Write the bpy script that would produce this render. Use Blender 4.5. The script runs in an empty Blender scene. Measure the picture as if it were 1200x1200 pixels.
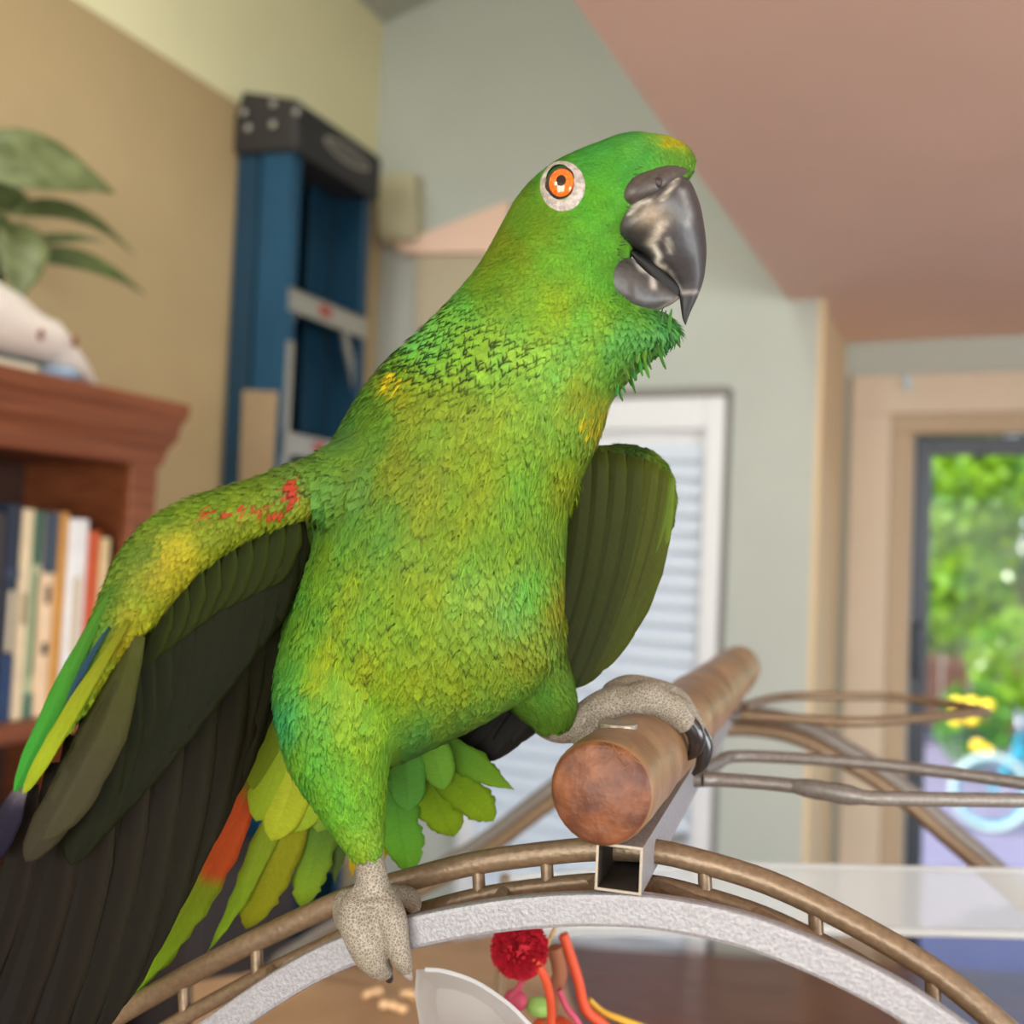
import bpy, bmesh, math, random
import numpy as np
from mathutils import Vector, Matrix

random.seed(7)
rng = np.random.default_rng(7)
scene = bpy.context.scene
COL = scene.collection

# ------------------------------------------------------------------ camera
YAW, PIT, ROL = math.radians(25), math.radians(2.6), math.radians(2.6)
CAM = Vector((0, 0, 1.6))
FPX = 1200.0
Fv = Vector((-math.sin(YAW) * math.cos(PIT), math.cos(YAW) * math.cos(PIT), math.sin(PIT)))
R0 = Vector((math.cos(YAW), math.sin(YAW), 0))
U0 = R0.cross(Fv)
Rv = math.cos(ROL) * R0 + math.sin(ROL) * U0
Uv = -math.sin(ROL) * R0 + math.cos(ROL) * U0
camd = bpy.data.cameras.new('camera')
camd.sensor_width = 36
camd.lens = 36
camd.clip_start = 0.01
camd.dof.use_dof = True
camd.dof.focus_distance = 0.385
camd.dof.aperture_fstop = 6.6
camo = bpy.data.objects.new('camera', camd)
COL.objects.link(camo)
M3 = Matrix((Rv, Uv, -Fv)).transposed()
camo.matrix_world = Matrix.Translation(CAM) @ M3.to_4x4()
scene.camera = camo

# ------------------------------------------------------------------ world, sun, window light, exposure
scene.view_settings.view_transform = 'Standard'
scene.view_settings.look = 'None'
scene.view_settings.gamma = 1.0
scene.view_settings.use_curve_mapping = False
scene.view_settings.exposure = -0.32
w = bpy.data.worlds.new('sky')
scene.world = w
w.use_nodes = True
bg = w.node_tree.nodes['Background']
sky = w.node_tree.nodes.new('ShaderNodeTexSky')
sky.sky_type = 'NISHITA'
sky.sun_disc = False
sky.sun_elevation = math.radians(52)
sky.sun_rotation = math.radians(205)
w.node_tree.links.new(sky.outputs['Color'], bg.inputs['Color'])
bg.inputs['Strength'].default_value = 0.65


def light(name, kind, loc, target, power, color, size=None, size_y=None):
    d = bpy.data.lights.new(name, kind)
    d.energy = power
    d.color = color
    if kind == 'AREA':
        d.shape = 'RECTANGLE'
        d.size = size
        d.size_y = size_y
    o = bpy.data.objects.new(name, d)
    COL.objects.link(o)
    o.location = loc
    o.rotation_euler = (Vector(target) - Vector(loc)).to_track_quat('-Z', 'Y').to_euler()
    return o


sun = light('sun', 'SUN', (-5.4, -3, 11), (0.6, 8.0, 0), 13.0, (1.0, 0.95, 0.86))
sun.data.angle = math.radians(0.6)
# daylight entering by the two windows behind the photographer
light('daylight_window_rear', 'AREA', (0.35, -1.86, 1.75), (0.1, 0.4, 1.5), 115, (1.0, 0.965, 0.91), 2.0, 1.5)
light('daylight_window_side', 'AREA', (2.08, 0.25, 1.75), (-0.2, 0.55, 1.5), 95, (0.95, 0.98, 1.0), 1.5, 1.4)

light('added_skylight_fill', 'AREA', (-0.82, 0.6, 3.34), (-1.4, 1.2, 2.7), 19, (1.0, 0.97, 0.86), 0.4, 0.7)  # added fill in the vault opening, brightens the upper left wall
light('added_high_window_fill', 'AREA', (-1.03, -1.86, 2.61), (-1.1, 2.2, 2.75), 42, (1.0, 0.97, 0.88), 0.75, 0.6)  # added fill behind the high opening, brightens the vault


# ------------------------------------------------------------------ pixel helpers (1200 x 1200 photograph)
def ray(x, y):
    return Fv + Rv * ((x - 600) / FPX) + Uv * ((600 - y) / FPX)


def at(x, y, d):
    return CAM + ray(x, y) * d


def hitx(x, y, X):
    r = ray(x, y)
    return CAM + r * ((X - CAM.x) / r.x)


def hity(x, y, Y):
    r = ray(x, y)
    return CAM + r * ((Y - CAM.y) / r.y)


def hitz(x, y, Z):
    r = ray(x, y)
    return CAM + r * ((Z - CAM.z) / r.z)


def hitp(x, y, P, N):
    r = ray(x, y)
    return CAM + r * ((P - CAM).dot(N) / r.dot(N))


def proj(p):
    q = p - CAM
    d = q.dot(Fv)
    return 600 + FPX * q.dot(Rv) / d, 600 - FPX * q.dot(Uv) / d, d


# ------------------------------------------------------------------ materials
def lin(c):
    return tuple(((v / 255) / 12.92 if v / 255 <= 0.04045 else ((v / 255 + 0.055) / 1.055) ** 2.4) for v in c)


def mat(name, rgb, rough=0.6, metal=0.0, var=0.0, scale=20.0, bump=0.0, bscale=None, spec=0.5, stretch=None,
        rgb2=None, trans=0.0, emit=None, sheen=0.0, coat=0.0, detail=4.0):
    m = bpy.data.materials.new(name)
    m.use_nodes = True
    nt = m.node_tree
    b = nt.nodes['Principled BSDF']
    c = lin(rgb)
    b.inputs['Base Color'].default_value = (*c, 1)
    b.inputs['Roughness'].default_value = rough
    b.inputs['Metallic'].default_value = metal
    b.inputs['Specular IOR Level'].default_value = spec
    b.inputs['Coat Weight'].default_value = coat
    if trans:
        b.inputs['Transmission Weight'].default_value = trans
    tc = nt.nodes.new('ShaderNodeTexCoord')
    mp = nt.nodes.new('ShaderNodeMapping')
    nt.links.new(tc.outputs['Object'], mp.inputs['Vector'])
    if stretch:
        mp.inputs['Scale'].default_value = stretch
    if var or rgb2:
        n = nt.nodes.new('ShaderNodeTexNoise')
        n.inputs['Scale'].default_value = scale
        n.inputs['Detail'].default_value = detail
        nt.links.new(mp.outputs['Vector'], n.inputs['Vector'])
        r = nt.nodes.new('ShaderNodeValToRGB')
        r.color_ramp.elements[0].position = 0.35
        r.color_ramp.elements[1].position = 0.65
        if rgb2:
            c2 = lin(rgb2)
            r.color_ramp.elements[0].color = (*c, 1)
            r.color_ramp.elements[1].color = (*c2, 1)
        else:
            r.color_ramp.elements[0].color = (*[v * (1 - var) for v in c], 1)
            r.color_ramp.elements[1].color = (*[min(1, v * (1 + var)) for v in c], 1)
        nt.links.new(n.outputs['Fac'], r.inputs['Fac'])
        nt.links.new(r.outputs['Color'], b.inputs['Base Color'])
    if bump:
        n2 = nt.nodes.new('ShaderNodeTexNoise')
        n2.inputs['Scale'].default_value = bscale or scale
        n2.inputs['Detail'].default_value = 3
        nt.links.new(mp.outputs['Vector'], n2.inputs['Vector'])
        bp = nt.nodes.new('ShaderNodeBump')
        bp.inputs['Strength'].default_value = bump
        bp.inputs['Distance'].default_value = 0.002
        nt.links.new(n2.outputs['Fac'], bp.inputs['Height'])
        nt.links.new(bp.outputs['Normal'], b.inputs['Normal'])
    return m


def glass_mat(name, tint, haze, refl=0.03):
    """thin clear sheet: light passes straight through, with a milky share and a surface reflection"""
    m = bpy.data.materials.new(name)
    m.use_nodes = True
    nt = m.node_tree
    nt.nodes.clear()
    out = nt.nodes.new('ShaderNodeOutputMaterial')
    tr = nt.nodes.new('ShaderNodeBsdfTransparent')
    tr.inputs['Color'].default_value = (*tint, 1)
    df = nt.nodes.new('ShaderNodeBsdfDiffuse')
    df.inputs['Color'].default_value = (0.85, 0.87, 0.88, 1)
    tl = nt.nodes.new('ShaderNodeBsdfTranslucent')
    tl.inputs['Color'].default_value = (0.85, 0.87, 0.88, 1)
    ad = nt.nodes.new('ShaderNodeMixShader')
    nt.links.new(df.outputs[0], ad.inputs[1])
    nt.links.new(tl.outputs[0], ad.inputs[2])
    gl = nt.nodes.new('ShaderNodeBsdfGlossy')
    gl.inputs['Roughness'].default_value = 0.08
    lw = nt.nodes.new('ShaderNodeLayerWeight')
    lw.inputs['Blend'].default_value = 0.12
    fr = nt.nodes.new('ShaderNodeMath')
    fr.operation = 'MULTIPLY_ADD'
    fr.inputs[1].default_value = 0.5
    fr.inputs[2].default_value = refl
    nt.links.new(lw.outputs['Facing'], fr.inputs[0])
    m1 = nt.nodes.new('ShaderNodeMixShader')
    m1.inputs[0].default_value = haze
    nt.links.new(tr.outputs[0], m1.inputs[1])
    nt.links.new(ad.outputs[0], m1.inputs[2])
    m2 = nt.nodes.new('ShaderNodeMixShader')
    nt.links.new(fr.outputs[0], m2.inputs[0])
    nt.links.new(m1.outputs[0], m2.inputs[1])
    nt.links.new(gl.outputs[0], m2.inputs[2])
    nt.links.new(m2.outputs[0], out.inputs['Surface'])
    return m


# ------------------------------------------------------------------ object helpers
def link(o, parent=None):
    COL.objects.link(o)
    if parent is not None:
        o.parent = parent
        o.matrix_parent_inverse = parent.matrix_world.inverted()
    return o


def tag(o, label=None, cat=None, group=None, kind=None):
    if label:
        o['label'] = label
    if cat:
        o['category'] = cat
    if group:
        o['group'] = group
    if kind:
        o['kind'] = kind
    return o


def empty(name, loc, label, cat, group=None):
    o = bpy.data.objects.new(name, None)
    o.empty_display_size = 0.02
    o.location = loc
    o.matrix_world = Matrix.Translation(Vector(loc))
    COL.objects.link(o)
    return tag(o, label, cat, group)


def mesh_obj(name, verts, faces, m, parent=None, smooth=False, mats=None, fmat=None):
    """world-space vertices; the object's origin is put at the middle of them"""
    V = [Vector(v) for v in verts]
    c = sum(V, Vector()) / len(V)
    me = bpy.data.meshes.new(name)
    me.from_pydata([tuple(v - c) for v in V], [], faces)
    me.update()
    for mm in (mats or [m]):
        me.materials.append(mm)
    if fmat:
        me.polygons.foreach_set('material_index', fmat)
    if smooth:
        me.polygons.foreach_set('use_smooth', [True] * len(me.polygons))
    o = bpy.data.objects.new(name, me)
    o.matrix_world = Matrix.Translation(c)
    return link(o, parent)


def recalc(o):
    bm = bmesh.new()
    bm.from_mesh(o.data)
    bmesh.ops.recalc_face_normals(bm, faces=bm.faces)
    bm.to_mesh(o.data)
    bm.free()
    return o


class MB:
    def __init__(s):
        s.v = []
        s.f = []

    def add(s, v, f):
        n = len(s.v)
        s.v += [Vector(p) for p in v]
        s.f += [tuple(i + n for i in q) for q in f]
        return s

    def box(s, x0, x1, y0, y1, z0, z1):
        v = [(x, y, z) for z in (z0, z1) for y in (y0, y1) for x in (x0, x1)]
        return s.add(v, [(0, 2, 3, 1), (4, 5, 7, 6), (0, 1, 5, 4), (2, 6, 7, 3), (0, 4, 6, 2), (1, 3, 7, 5)])

    def bar(s, a, b, u, wv, hu, hw):
        """box from a to b, half sizes hu along u and hw along wv"""
        a, b = Vector(a), Vector(b)
        v = []
        for p in (a, b):
            for su, sw in ((-1, -1), (1, -1), (1, 1), (-1, 1)):
                v.append(p + u * (su * hu) + wv * (sw * hw))
        return s.add(v, [(3, 2, 1, 0), (4, 5, 6, 7), (0, 1, 5, 4), (1, 2, 6, 5), (2, 3, 7, 6), (3, 0, 4, 7)])

    def prism(s, poly, d):
        """polygon of world points pushed along d"""
        n = len(poly)
        P = [Vector(p) for p in poly]
        d = Vector(d)
        f = [tuple(range(n)), tuple(range(2 * n - 1, n - 1, -1))]
        f += [(i, (i + 1) % n, n + (i + 1) % n, n + i) for i in range(n)]
        return s.add(P + [p + d for p in P], f)

    def tube(s, pts, r, n=8, cap=True, closed=False):
        P = [Vector(p) for p in pts]
        m = len(P)
        rs = r if hasattr(r, '__len__') else [r] * m
        v = []
        prev = None
        for i, p in enumerate(P):
            if closed:
                t = P[(i + 1) % m] - P[i - 1]
            else:
                t = P[min(i + 1, m - 1)] - P[max(i - 1, 0)]
            t.normalize()
            if prev is None:
                prev = t.orthogonal().normalized()
            u = (prev - t * prev.dot(t)).normalized()
            prev = u
            w_ = t.cross(u)
            for k in range(n):
                a = 2 * math.pi * k / n
                v.append(p + (u * math.cos(a) + w_ * math.sin(a)) * rs[i])
        f = []
        for i in range(m if closed else m - 1):
            j = (i + 1) % m
            for k in range(n):
                k2 = (k + 1) % n
                f.append((i * n + k, i * n + k2, j * n + k2, j * n + k))
        if cap and not closed:
            f.append(tuple(range(n - 1, -1, -1)))
            f.append(tuple(range((m - 1) * n, m * n)))
        return s.add(v, f)

    def ell(s, c, r, nu=14, nv=8):
        c = Vector(c)
        v = [c + Vector((0, 0, r[2]))]
        for j in range(1, nv):
            th = math.pi * j / nv
            for i in range(nu):
                ph = 2 * math.pi * i / nu
                v.append(c + Vector((r[0] * math.sin(th) * math.cos(ph), r[1] * math.sin(th) * math.sin(ph), r[2] * math.cos(th))))
        v.append(c - Vector((0, 0, r[2])))
        f = [(0, 1 + i, 1 + (i + 1) % nu) for i in range(nu)]
        for j in range(nv - 2):
            for i in range(nu):
                a = 1 + j * nu + i
                b = 1 + j * nu + (i + 1) % nu
                f.append((a, a + nu, b + nu, b))
        e = len(v) - 1
        o = 1 + (nv - 2) * nu
        f += [(e, o + (i + 1) % nu, o + i) for i in range(nu)]
        return s.add(v, f)

    def build(s, name, m, parent=None, smooth=False, bevel=0.0, seg=2, mats=None, fmat=None):
        o = mesh_obj(name, s.v, s.f, m, parent, smooth, mats, fmat)
        recalc(o)
        if bevel:
            b = o.modifiers.new('bevel', 'BEVEL')
            b.width = bevel
            b.segments = seg
            b.limit_method = 'ANGLE'
        if smooth:
            e = o.modifiers.new('split', 'EDGE_SPLIT')
            e.split_angle = math.radians(50)
        return o


def struct(o, label=None):
    o['kind'] = 'structure'
    if label:
        o['label'] = label
    return o


def catmull(pts, n=8):
    P = [Vector(p) for p in pts]
    P = [P[0] * 2 - P[1]] + P + [P[-1] * 2 - P[-2]]
    out = []
    for i in range(1, len(P) - 2):
        a, b, c, d = P[i - 1:i + 3]
        for k in range(n):
            t = k / n
            out.append(0.5 * (2 * b + (c - a) * t + (2 * a - 5 * b + 4 * c - d) * t * t + (3 * b - a - 3 * c + d) * t ** 3))
    out.append(P[-2])
    return out


X_, Y_, Z_ = Vector((1, 0, 0)), Vector((0, 1, 0)), Vector((0, 0, 1))

# ------------------------------------------------------------------ room shell
XL, XR, YB, YG, YW, ZS, ZV = -1.52, 2.0, -1.75, 2.292, 2.76, 2.2, 3.36
XE = -0.348        # end of the grey wall
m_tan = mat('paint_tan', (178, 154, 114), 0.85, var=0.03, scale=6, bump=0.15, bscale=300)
m_cream = mat('paint_cream', (238, 232, 192), 0.85, var=0.02, scale=5, bump=0.15, bscale=300)
m_grey = mat('paint_grey_green', (180, 185, 178), 0.85, var=0.02, scale=5, bump=0.15, bscale=300)
m_pink = mat('paint_pink_ceiling', (232, 199, 180), 0.9, var=0.02, scale=5, bump=0.15, bscale=300)
m_peach = mat('paint_peach', (214, 190, 152), 0.85, var=0.02, scale=5)
m_trim = mat('paint_trim_beige', (206, 190, 170), 0.6, var=0.02, scale=8)
m_white = mat('paint_white', (222, 224, 228), 0.5, var=0.01, scale=8)
m_floor = mat('oak_floor', (150, 98, 60), 0.35, rgb2=(120, 74, 42), scale=9, stretch=(6, 0.6, 1))

fl = struct(MB().box(-1.8, 2.3, -2.1, 3.0, -0.06, 0.0).build('floor', m_floor))
for i in range(24):
    x0 = -1.52 + i * 0.1467
    for j in range(3):
        y0 = -1.75 + j * 1.5 + (i % 3) * 0.06
        y1 = min(y0 + 1.48, 2.74)
        MB().box(x0, x0 + 0.1447, max(y0, -1.75), y1, 0.0, 0.006 + 0.001 * ((i * 7 + j) % 3)).build('plank', m_floor, fl)

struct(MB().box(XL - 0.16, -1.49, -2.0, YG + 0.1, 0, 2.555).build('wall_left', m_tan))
struct(MB().box(XL - 0.16, XL, -2.0, YG + 0.1, 2.555, 3.5).build('wall_left_upper', m_cream))
struct(MB().box(XL - 0.16, XE, YG, YG + 0.12, 0, 3.6).build('wall_back', m_grey))
struct(MB().box(XE - 0.12, XE, YG + 0.12, YW, 0, ZS).build('wall_return', m_peach))
# edge bead of the return, seen as the pale warm strip
struct(MB().box(XE, XE + 0.012, YG + 0.002, YG + 0.06, 0, ZS).build('trim_1', m_peach))
# window wall with a tall opening
ox0, ox1, oz0, oz1 = -0.175, 1.45, 0.06, 1.975
wb = MB()
wb.box(XE - 0.12, ox0, YW, YW + 0.14, 0, ZS)
wb.box(ox1, XR + 0.2, YW, YW + 0.14, 0, ZS)
wb.box(ox0, ox1, YW, YW + 0.14, oz1, ZS)
wb.box(ox0, ox1, YW, YW + 0.14, 0, oz0)
struct(wb.build('wall_window', m_grey))
# right wall and rear wall with their windows, and an added high opening
wr = MB()
ya, yb, za, zb = -0.5, 1.0, 1.0, 2.05
wr.box(XR, XR + 0.14, -1.9, ya, 0, ZS)
wr.box(XR, XR + 0.14, yb, 2.9, 0, ZS)
wr.box(XR, XR + 0.14, ya, yb, 0, za)
wr.box(XR, XR + 0.14, ya, yb, zb, ZS)
struct(wr.build('wall_right', m_grey))
wk = MB()
xa, xb = -0.65, 1.35
wk.box(-1.7, xa, YB - 0.14, YB, 0, 2.3)
wk.box(-1.7, -1.42, YB - 0.14, YB, 2.3, 3.6)
wk.box(-1.42, xa, YB - 0.14, YB, 2.92, 3.6)
wk.box(xb, 2.2, YB - 0.14, YB, 0, ZS + 0.1)
wk.box(xa, xb, YB - 0.14, YB, 0, za)
wk.box(xa, xb, YB - 0.14, YB, zb + 0.1, ZS + 0.1)
wk.box(xa, -0.3, YB - 0.14, YB, ZS, 3.6)
struct(wk.build('wall_rear', m_grey))
# low flat ceiling over the window side, and the taller ceiling on the left
XS = -0.415
struct(MB().box(XS, 2.2, -2.0, 3.0, ZS, ZS + 0.14).build('ceiling', m_pink))
struct(MB().box(XS, XS + 0.1, -2.0, 2.5, ZS + 0.14, 3.6).build('wall_soffit', m_grey))
def vz(x):
    return 3.0 + (x + 1.7) * 0.207


vc = MB()
hx0, hx1, hy0, hy1 = -1.05, -0.6, 0.2, 1.0      # opening for an added, unseen skylight
for (xa0, xa1, ya0, ya1) in ((-1.7, hx0, -2.0, 2.5), (hx1, -0.3, -2.0, 2.5), (hx0, hx1, -2.0, hy0), (hx0, hx1, hy1, 2.5)):
    vc.add([(xa0, ya0, vz(xa0)), (xa1, ya0, vz(xa1)), (xa1, ya1, vz(xa1)), (xa0, ya1, vz(xa0)),
            (xa0, ya0, vz(xa0) + 0.1), (xa1, ya0, vz(xa1) + 0.1), (xa1, ya1, vz(xa1) + 0.1), (xa0, ya1, vz(xa0) + 0.1)],
           [(3, 2, 1, 0), (4, 5, 6, 7), (0, 1, 5, 4), (1, 2, 6, 5), (2, 3, 7, 6), (3, 0, 4, 7)])
struct(vc.build('ceiling_vault', m_grey))


def simple_window(name, a, b, axis, z0, z1, pos):
    """white frame with one mullion and two panes, standing in a wall opening"""
    t = 0.045
    fr = MB()

    def bx(u0, u1, w0, w1, th=0.05):
        if axis == 'x':
            fr.box(u0, u1, pos - th, pos, w0, w1)
        else:
            fr.box(pos, pos + th, u0, u1, w0, w1)
    bx(a, b, z0, z0 + t)
    bx(a, b, z1 - t, z1)
    bx(a, a + t, z0 + t, z1 - t)
    bx(b - t, b, z0 + t, z1 - t)
    mid = (a + b) / 2
    bx(mid - t / 2, mid + t / 2, z0 + t, z1 - t)
    root = struct(fr.build(name, m_white, bevel=0.003))
    for p, q in ((a + t, mid - t / 2), (mid + t / 2, b - t)):
        g = MB()
        if axis == 'x':
            g.box(p, q, pos - 0.03, pos - 0.025, z0 + t, z1 - t)
        else:
            g.box(pos + 0.025, pos + 0.03, p, q, z0 + t, z1 - t)
        g.build('pane', m_glass, root)
    return root


m_glass = glass_mat('window_glass', (0.97, 0.98, 0.98), 0.0, 0.006)
simple_window('window_2', xa, xb, 'x', za, zb + 0.1, YB)
sk = MB()
for (xa0, xa1, ya0, ya1) in ((hx0, hx0 + 0.03, hy0, hy1), (hx1 - 0.03, hx1, hy0, hy1), (hx0 + 0.03, hx1 - 0.03, hy0, hy0 + 0.03), (hx0 + 0.03, hx1 - 0.03, hy1 - 0.03, hy1)):
    sk.add([(x_, y_, vz(x_) + z_) for z_ in (0.0, 0.13) for (x_, y_) in ((xa0, ya0), (xa1, ya0), (xa1, ya1), (xa0, ya1))],
           [(3, 2, 1, 0), (4, 5, 6, 7), (0, 1, 5, 4), (1, 2, 6, 5), (2, 3, 7, 6), (3, 0, 4, 7)])
added_sky_w = struct(sk.build('window_added_sky', m_white))  # frame of the added skylight, only there to let its fill in
MB().add([(x_, y_, vz(x_) + z_) for z_ in (0.1, 0.105) for (x_, y_) in ((hx0 + 0.03, hy0 + 0.03), (hx1 - 0.03, hy0 + 0.03), (hx1 - 0.03, hy1 - 0.03), (hx0 + 0.03, hy1 - 0.03))],
         [(3, 2, 1, 0), (4, 5, 6, 7), (0, 1, 5, 4), (1, 2, 6, 5), (2, 3, 7, 6), (3, 0, 4, 7)]).build('pane', m_glass, added_sky_w)
simple_window('window_added_high', -1.42, xa, 'x', 2.3, 2.92, YB)  # added high window, out of view, there to light the vault
simple_window('window_3', ya, yb, 'y', za, zb, XR)

# wide casing round the tall window, in two steps
c = MB()
c.box(-0.326, -0.229, YW - 0.022, YW, 0, 2.01)
c.box(-0.326, 1.6, YW - 0.022, YW, 2.01, 2.11)
struct(c.build('trim_2', m_trim, bevel=0.003))
c = MB()
c.box(-0.229, -0.176, YW - 0.012, YW + 0.05, 0, 1.96)
c.box(-0.229, 1.5, YW - 0.012, YW + 0.05, 1.96, 2.01)
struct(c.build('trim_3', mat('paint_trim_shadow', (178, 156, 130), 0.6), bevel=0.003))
m_dark = mat('bronze_frame', (62, 66, 76), 0.4, metal=0.3)
c = MB()
c.box(-0.176, -0.135, YW + 0.055, YW + 0.1, 0.06, 1.96)
c.box(-0.135, 1.45, YW + 0.055, YW + 0.1, 1.915, 1.96)
c.box(-0.135, 1.45, YW + 0.055, YW + 0.1, 0.06, 0.11)
c.box(0.63, 0.69, YW + 0.055, YW + 0.1, 0.11, 1.915)
win = struct(c.build('window_1', m_dark, bevel=0.002), 'tall sliding glass door in a dark frame')
for p, q in ((-0.135, 0.63), (0.69, 1.45)):
    MB().box(p, q, YW + 0.07, YW + 0.075, 0.11, 1.915).build('pane', m_glass, win)
MB().tube([(-0.158, YW + 0.05, 1.48), (-0.158, YW + 0.02, 1.47), (-0.158, YW + 0.02, 1.36), (-0.158, YW + 0.05, 1.35)], 0.008).build('handle', m_dark, win, True)

# door with a blind on the grey wall
dx0, dx1, dz1 = -1.16, -0.54, 1.985
m_blind = mat('blind_backlit_blue', (206, 217, 232), 0.55, spec=0.3)  # bluish glow of backlit slats put into their base colour
d = MB()
d.box(dx0, dx1, YG - 0.012, YG + 0.001, 0.0, dz1)
door = struct(d.build('door_1', m_white), 'white door with a full-length horizontal blind')
d = MB()
d.box(dx1 - 0.042, dx1, YG - 0.04, YG - 0.012, 0.0, dz1)
d.box(dx0, dx0 + 0.042, YG - 0.04, YG - 0.012, 0.0, dz1)
d.box(dx0 + 0.042, dx1 - 0.042, YG - 0.04, YG - 0.012, dz1 - 0.075, dz1)
d.box(dx0 + 0.042, dx1 - 0.042, YG - 0.04, YG - 0.012, 0.0, 0.12)
d.build('door_frame', m_white, door, bevel=0.004)
sl = None
for k in range(42):
    z = 0.14 + k * 0.0415
    if z > dz1 - 0.09:
        break
    if sl is None:
        y = YG - 0.024
        V = [(dx0 + 0.046, y - 0.009, z), (dx1 - 0.046, y - 0.009, z), (dx1 - 0.046, y + 0.007, z + 0.036), (dx0 + 0.046, y + 0.007, z + 0.036)]
        sl = MB().prism(V, (0, 0.0025, 0.001)).build('slat', m_blind, door)
        z_0 = z
    else:
        s2 = bpy.data.objects.new('slat', sl.data)
        s2.matrix_world = Matrix.Translation(sl.matrix_world.translation + Vector((0, 0, z - z_0)))
        link(s2, door)
MB().tube([(-0.60, YG - 0.04, 1.0), (-0.60, YG - 0.075, 1.0), (-0.66, YG - 0.085, 1.0)], 0.009).build('handle', mat('handle_metal', (150, 145, 135), 0.3, 0.9), door, True)
# shadow line along the door edge, put in as thin grey strips
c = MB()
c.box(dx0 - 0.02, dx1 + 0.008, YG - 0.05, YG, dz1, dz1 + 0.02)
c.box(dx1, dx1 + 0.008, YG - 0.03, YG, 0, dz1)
struct(c.build('door_shadow_strip', mat('door_shadow_grey', (128, 126, 122), 0.7)))
# sloping pink bulkhead, grey string course and tan panel low in the corner behind the parrot
b0 = [hity(*p, YG) for p in ((466, 292), (600, 240), (600, 300), (480, 300))]
struct(MB().prism(b0, (0, -0.03, 0)).build('trim_5', m_pink))
b0 = [hity(*p, YG) for p in ((490, 300), (600, 300), (600, 420), (490, 420))]
struct(MB().prism(b0, (0, -0.015, 0)).build('trim_6', mat('paint_tan_grey', (180, 168, 144), 0.85)))
b0 = [hity(*p, YG) for p in ((456, 214), (498, 210), (498, 286), (456, 290))]
bx_ = MB().prism(b0, (0, -0.06, 0)).build('wall_box', mat('box_beige', (186, 180, 150), 0.8), bevel=0.006)
tag(bx_, 'small tan box mounted high in the corner beside the ladder', 'wall box')
# little glass drop hook over the window
hk = empty('suction_hook', hity(1063, 455, YW - 0.022), 'small clear glass hook stuck on the beige window casing', 'hook')
q = hity(1062, 444, YW - 0.03)
m_drop = mat('clear_drop', (190, 215, 228), 0.1)
MB().ell(q, (0.011, 0.008, 0.012)).build('cup', m_drop, hk, True)
MB().ell(q + Vector((0.004, -0.004, -0.02)), (0.009, 0.006, 0.011)).build('drop', m_drop, hk, True)
struct(MB().box(-1.49, -1.475, -1.75, YG, 0.006, 0.1).build('baseboard_left', m_white))
struct(MB().box(-1.475, dx0, YG - 0.015, YG, 0.006, 0.1).build('baseboard_back', m_white))

# ------------------------------------------------------------------ bookcase
m_wood = mat('cherry_wood', (132, 73, 40), 0.5, rgb2=(108, 55, 28), scale=14, stretch=(1, 0.25, 6))
m_wood_in = mat('cherry_wood_inside_shaded', (66, 34, 22), 0.7, rgb2=(52, 26, 17), scale=14, stretch=(1, 1, 3))  # wood tone darkened, partly to stand for shade inside the case
BX = -1.22
sc_ = 1.22 / 1.35


def bz(z):
    return 1.6 + (z - 1.6) * sc_


yN, yF = 0.30, 1.378 * sc_
bc = empty('bookcase', (-1.36, 0.8, 0), 'reddish brown cherry wood bookcase with a moulded crown', 'bookcase')
MB().box(-1.485, BX, yF - 0.028, yF, 0, bz(1.745)).build('side_panel', m_wood, bc, bevel=0.003)
MB().box(-1.485, BX, yN, yN + 0.028, 0, bz(1.745)).build('side_panel', m_wood, bc, bevel=0.003)
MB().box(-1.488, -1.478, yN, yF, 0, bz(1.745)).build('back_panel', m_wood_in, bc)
MB().box(BX - 0.01, BX + 0.008, yF - 0.052, yF + 0.002, 0, bz(1.745)).build('stile', m_wood, bc, bevel=0.003)
MB().box(BX - 0.01, BX + 0.008, yN, yN + 0.052, 0, bz(1.745)).build('stile', m_wood, bc, bevel=0.003)
ztop = bz(1.85)
# crown: stepped moulding profile swept on front and far end
prof = [(0.008, -0.105), (0.012, -0.092), (0.014, -0.078), (0.022, -0.064), (0.026, -0.056), (0.026, -0.046), (0.03, -0.032), (0.036, -0.02), (0.036, 0.0)]
cv, cf = [], []
for o_, dz in prof:
    for x, y in ((-1.488, yN - o_), (BX + o_, yN - o_), (BX + o_, yF + o_), (-1.488, yF + o_)):
        cv.append((x, y, ztop + dz))
for i in range(len(prof) - 1):
    for k in range(4):
        cf.append((i * 4 + k, i * 4 + (k + 1) % 4, i * 4 + 4 + (k + 1) % 4, i * 4 + 4 + k))
cf.append((0, 3, 2, 1))
e_ = (len(prof) - 1) * 4
cf.append((e_, e_ + 1, e_ + 2, e_ + 3))
MB().add(cv, cf).build('crown', m_wood, bc, bevel=0.0015)
zs1 = bz(1.31)
for zs in (zs1, zs1 - 0.36, zs1 - 0.72, 0.1):
    MB().box(-1.48, BX + 0.002, yN + 0.028, yF - 0.028, zs - 0.026, zs).build('shelf', m_wood, bc, bevel=0.003)

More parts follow.
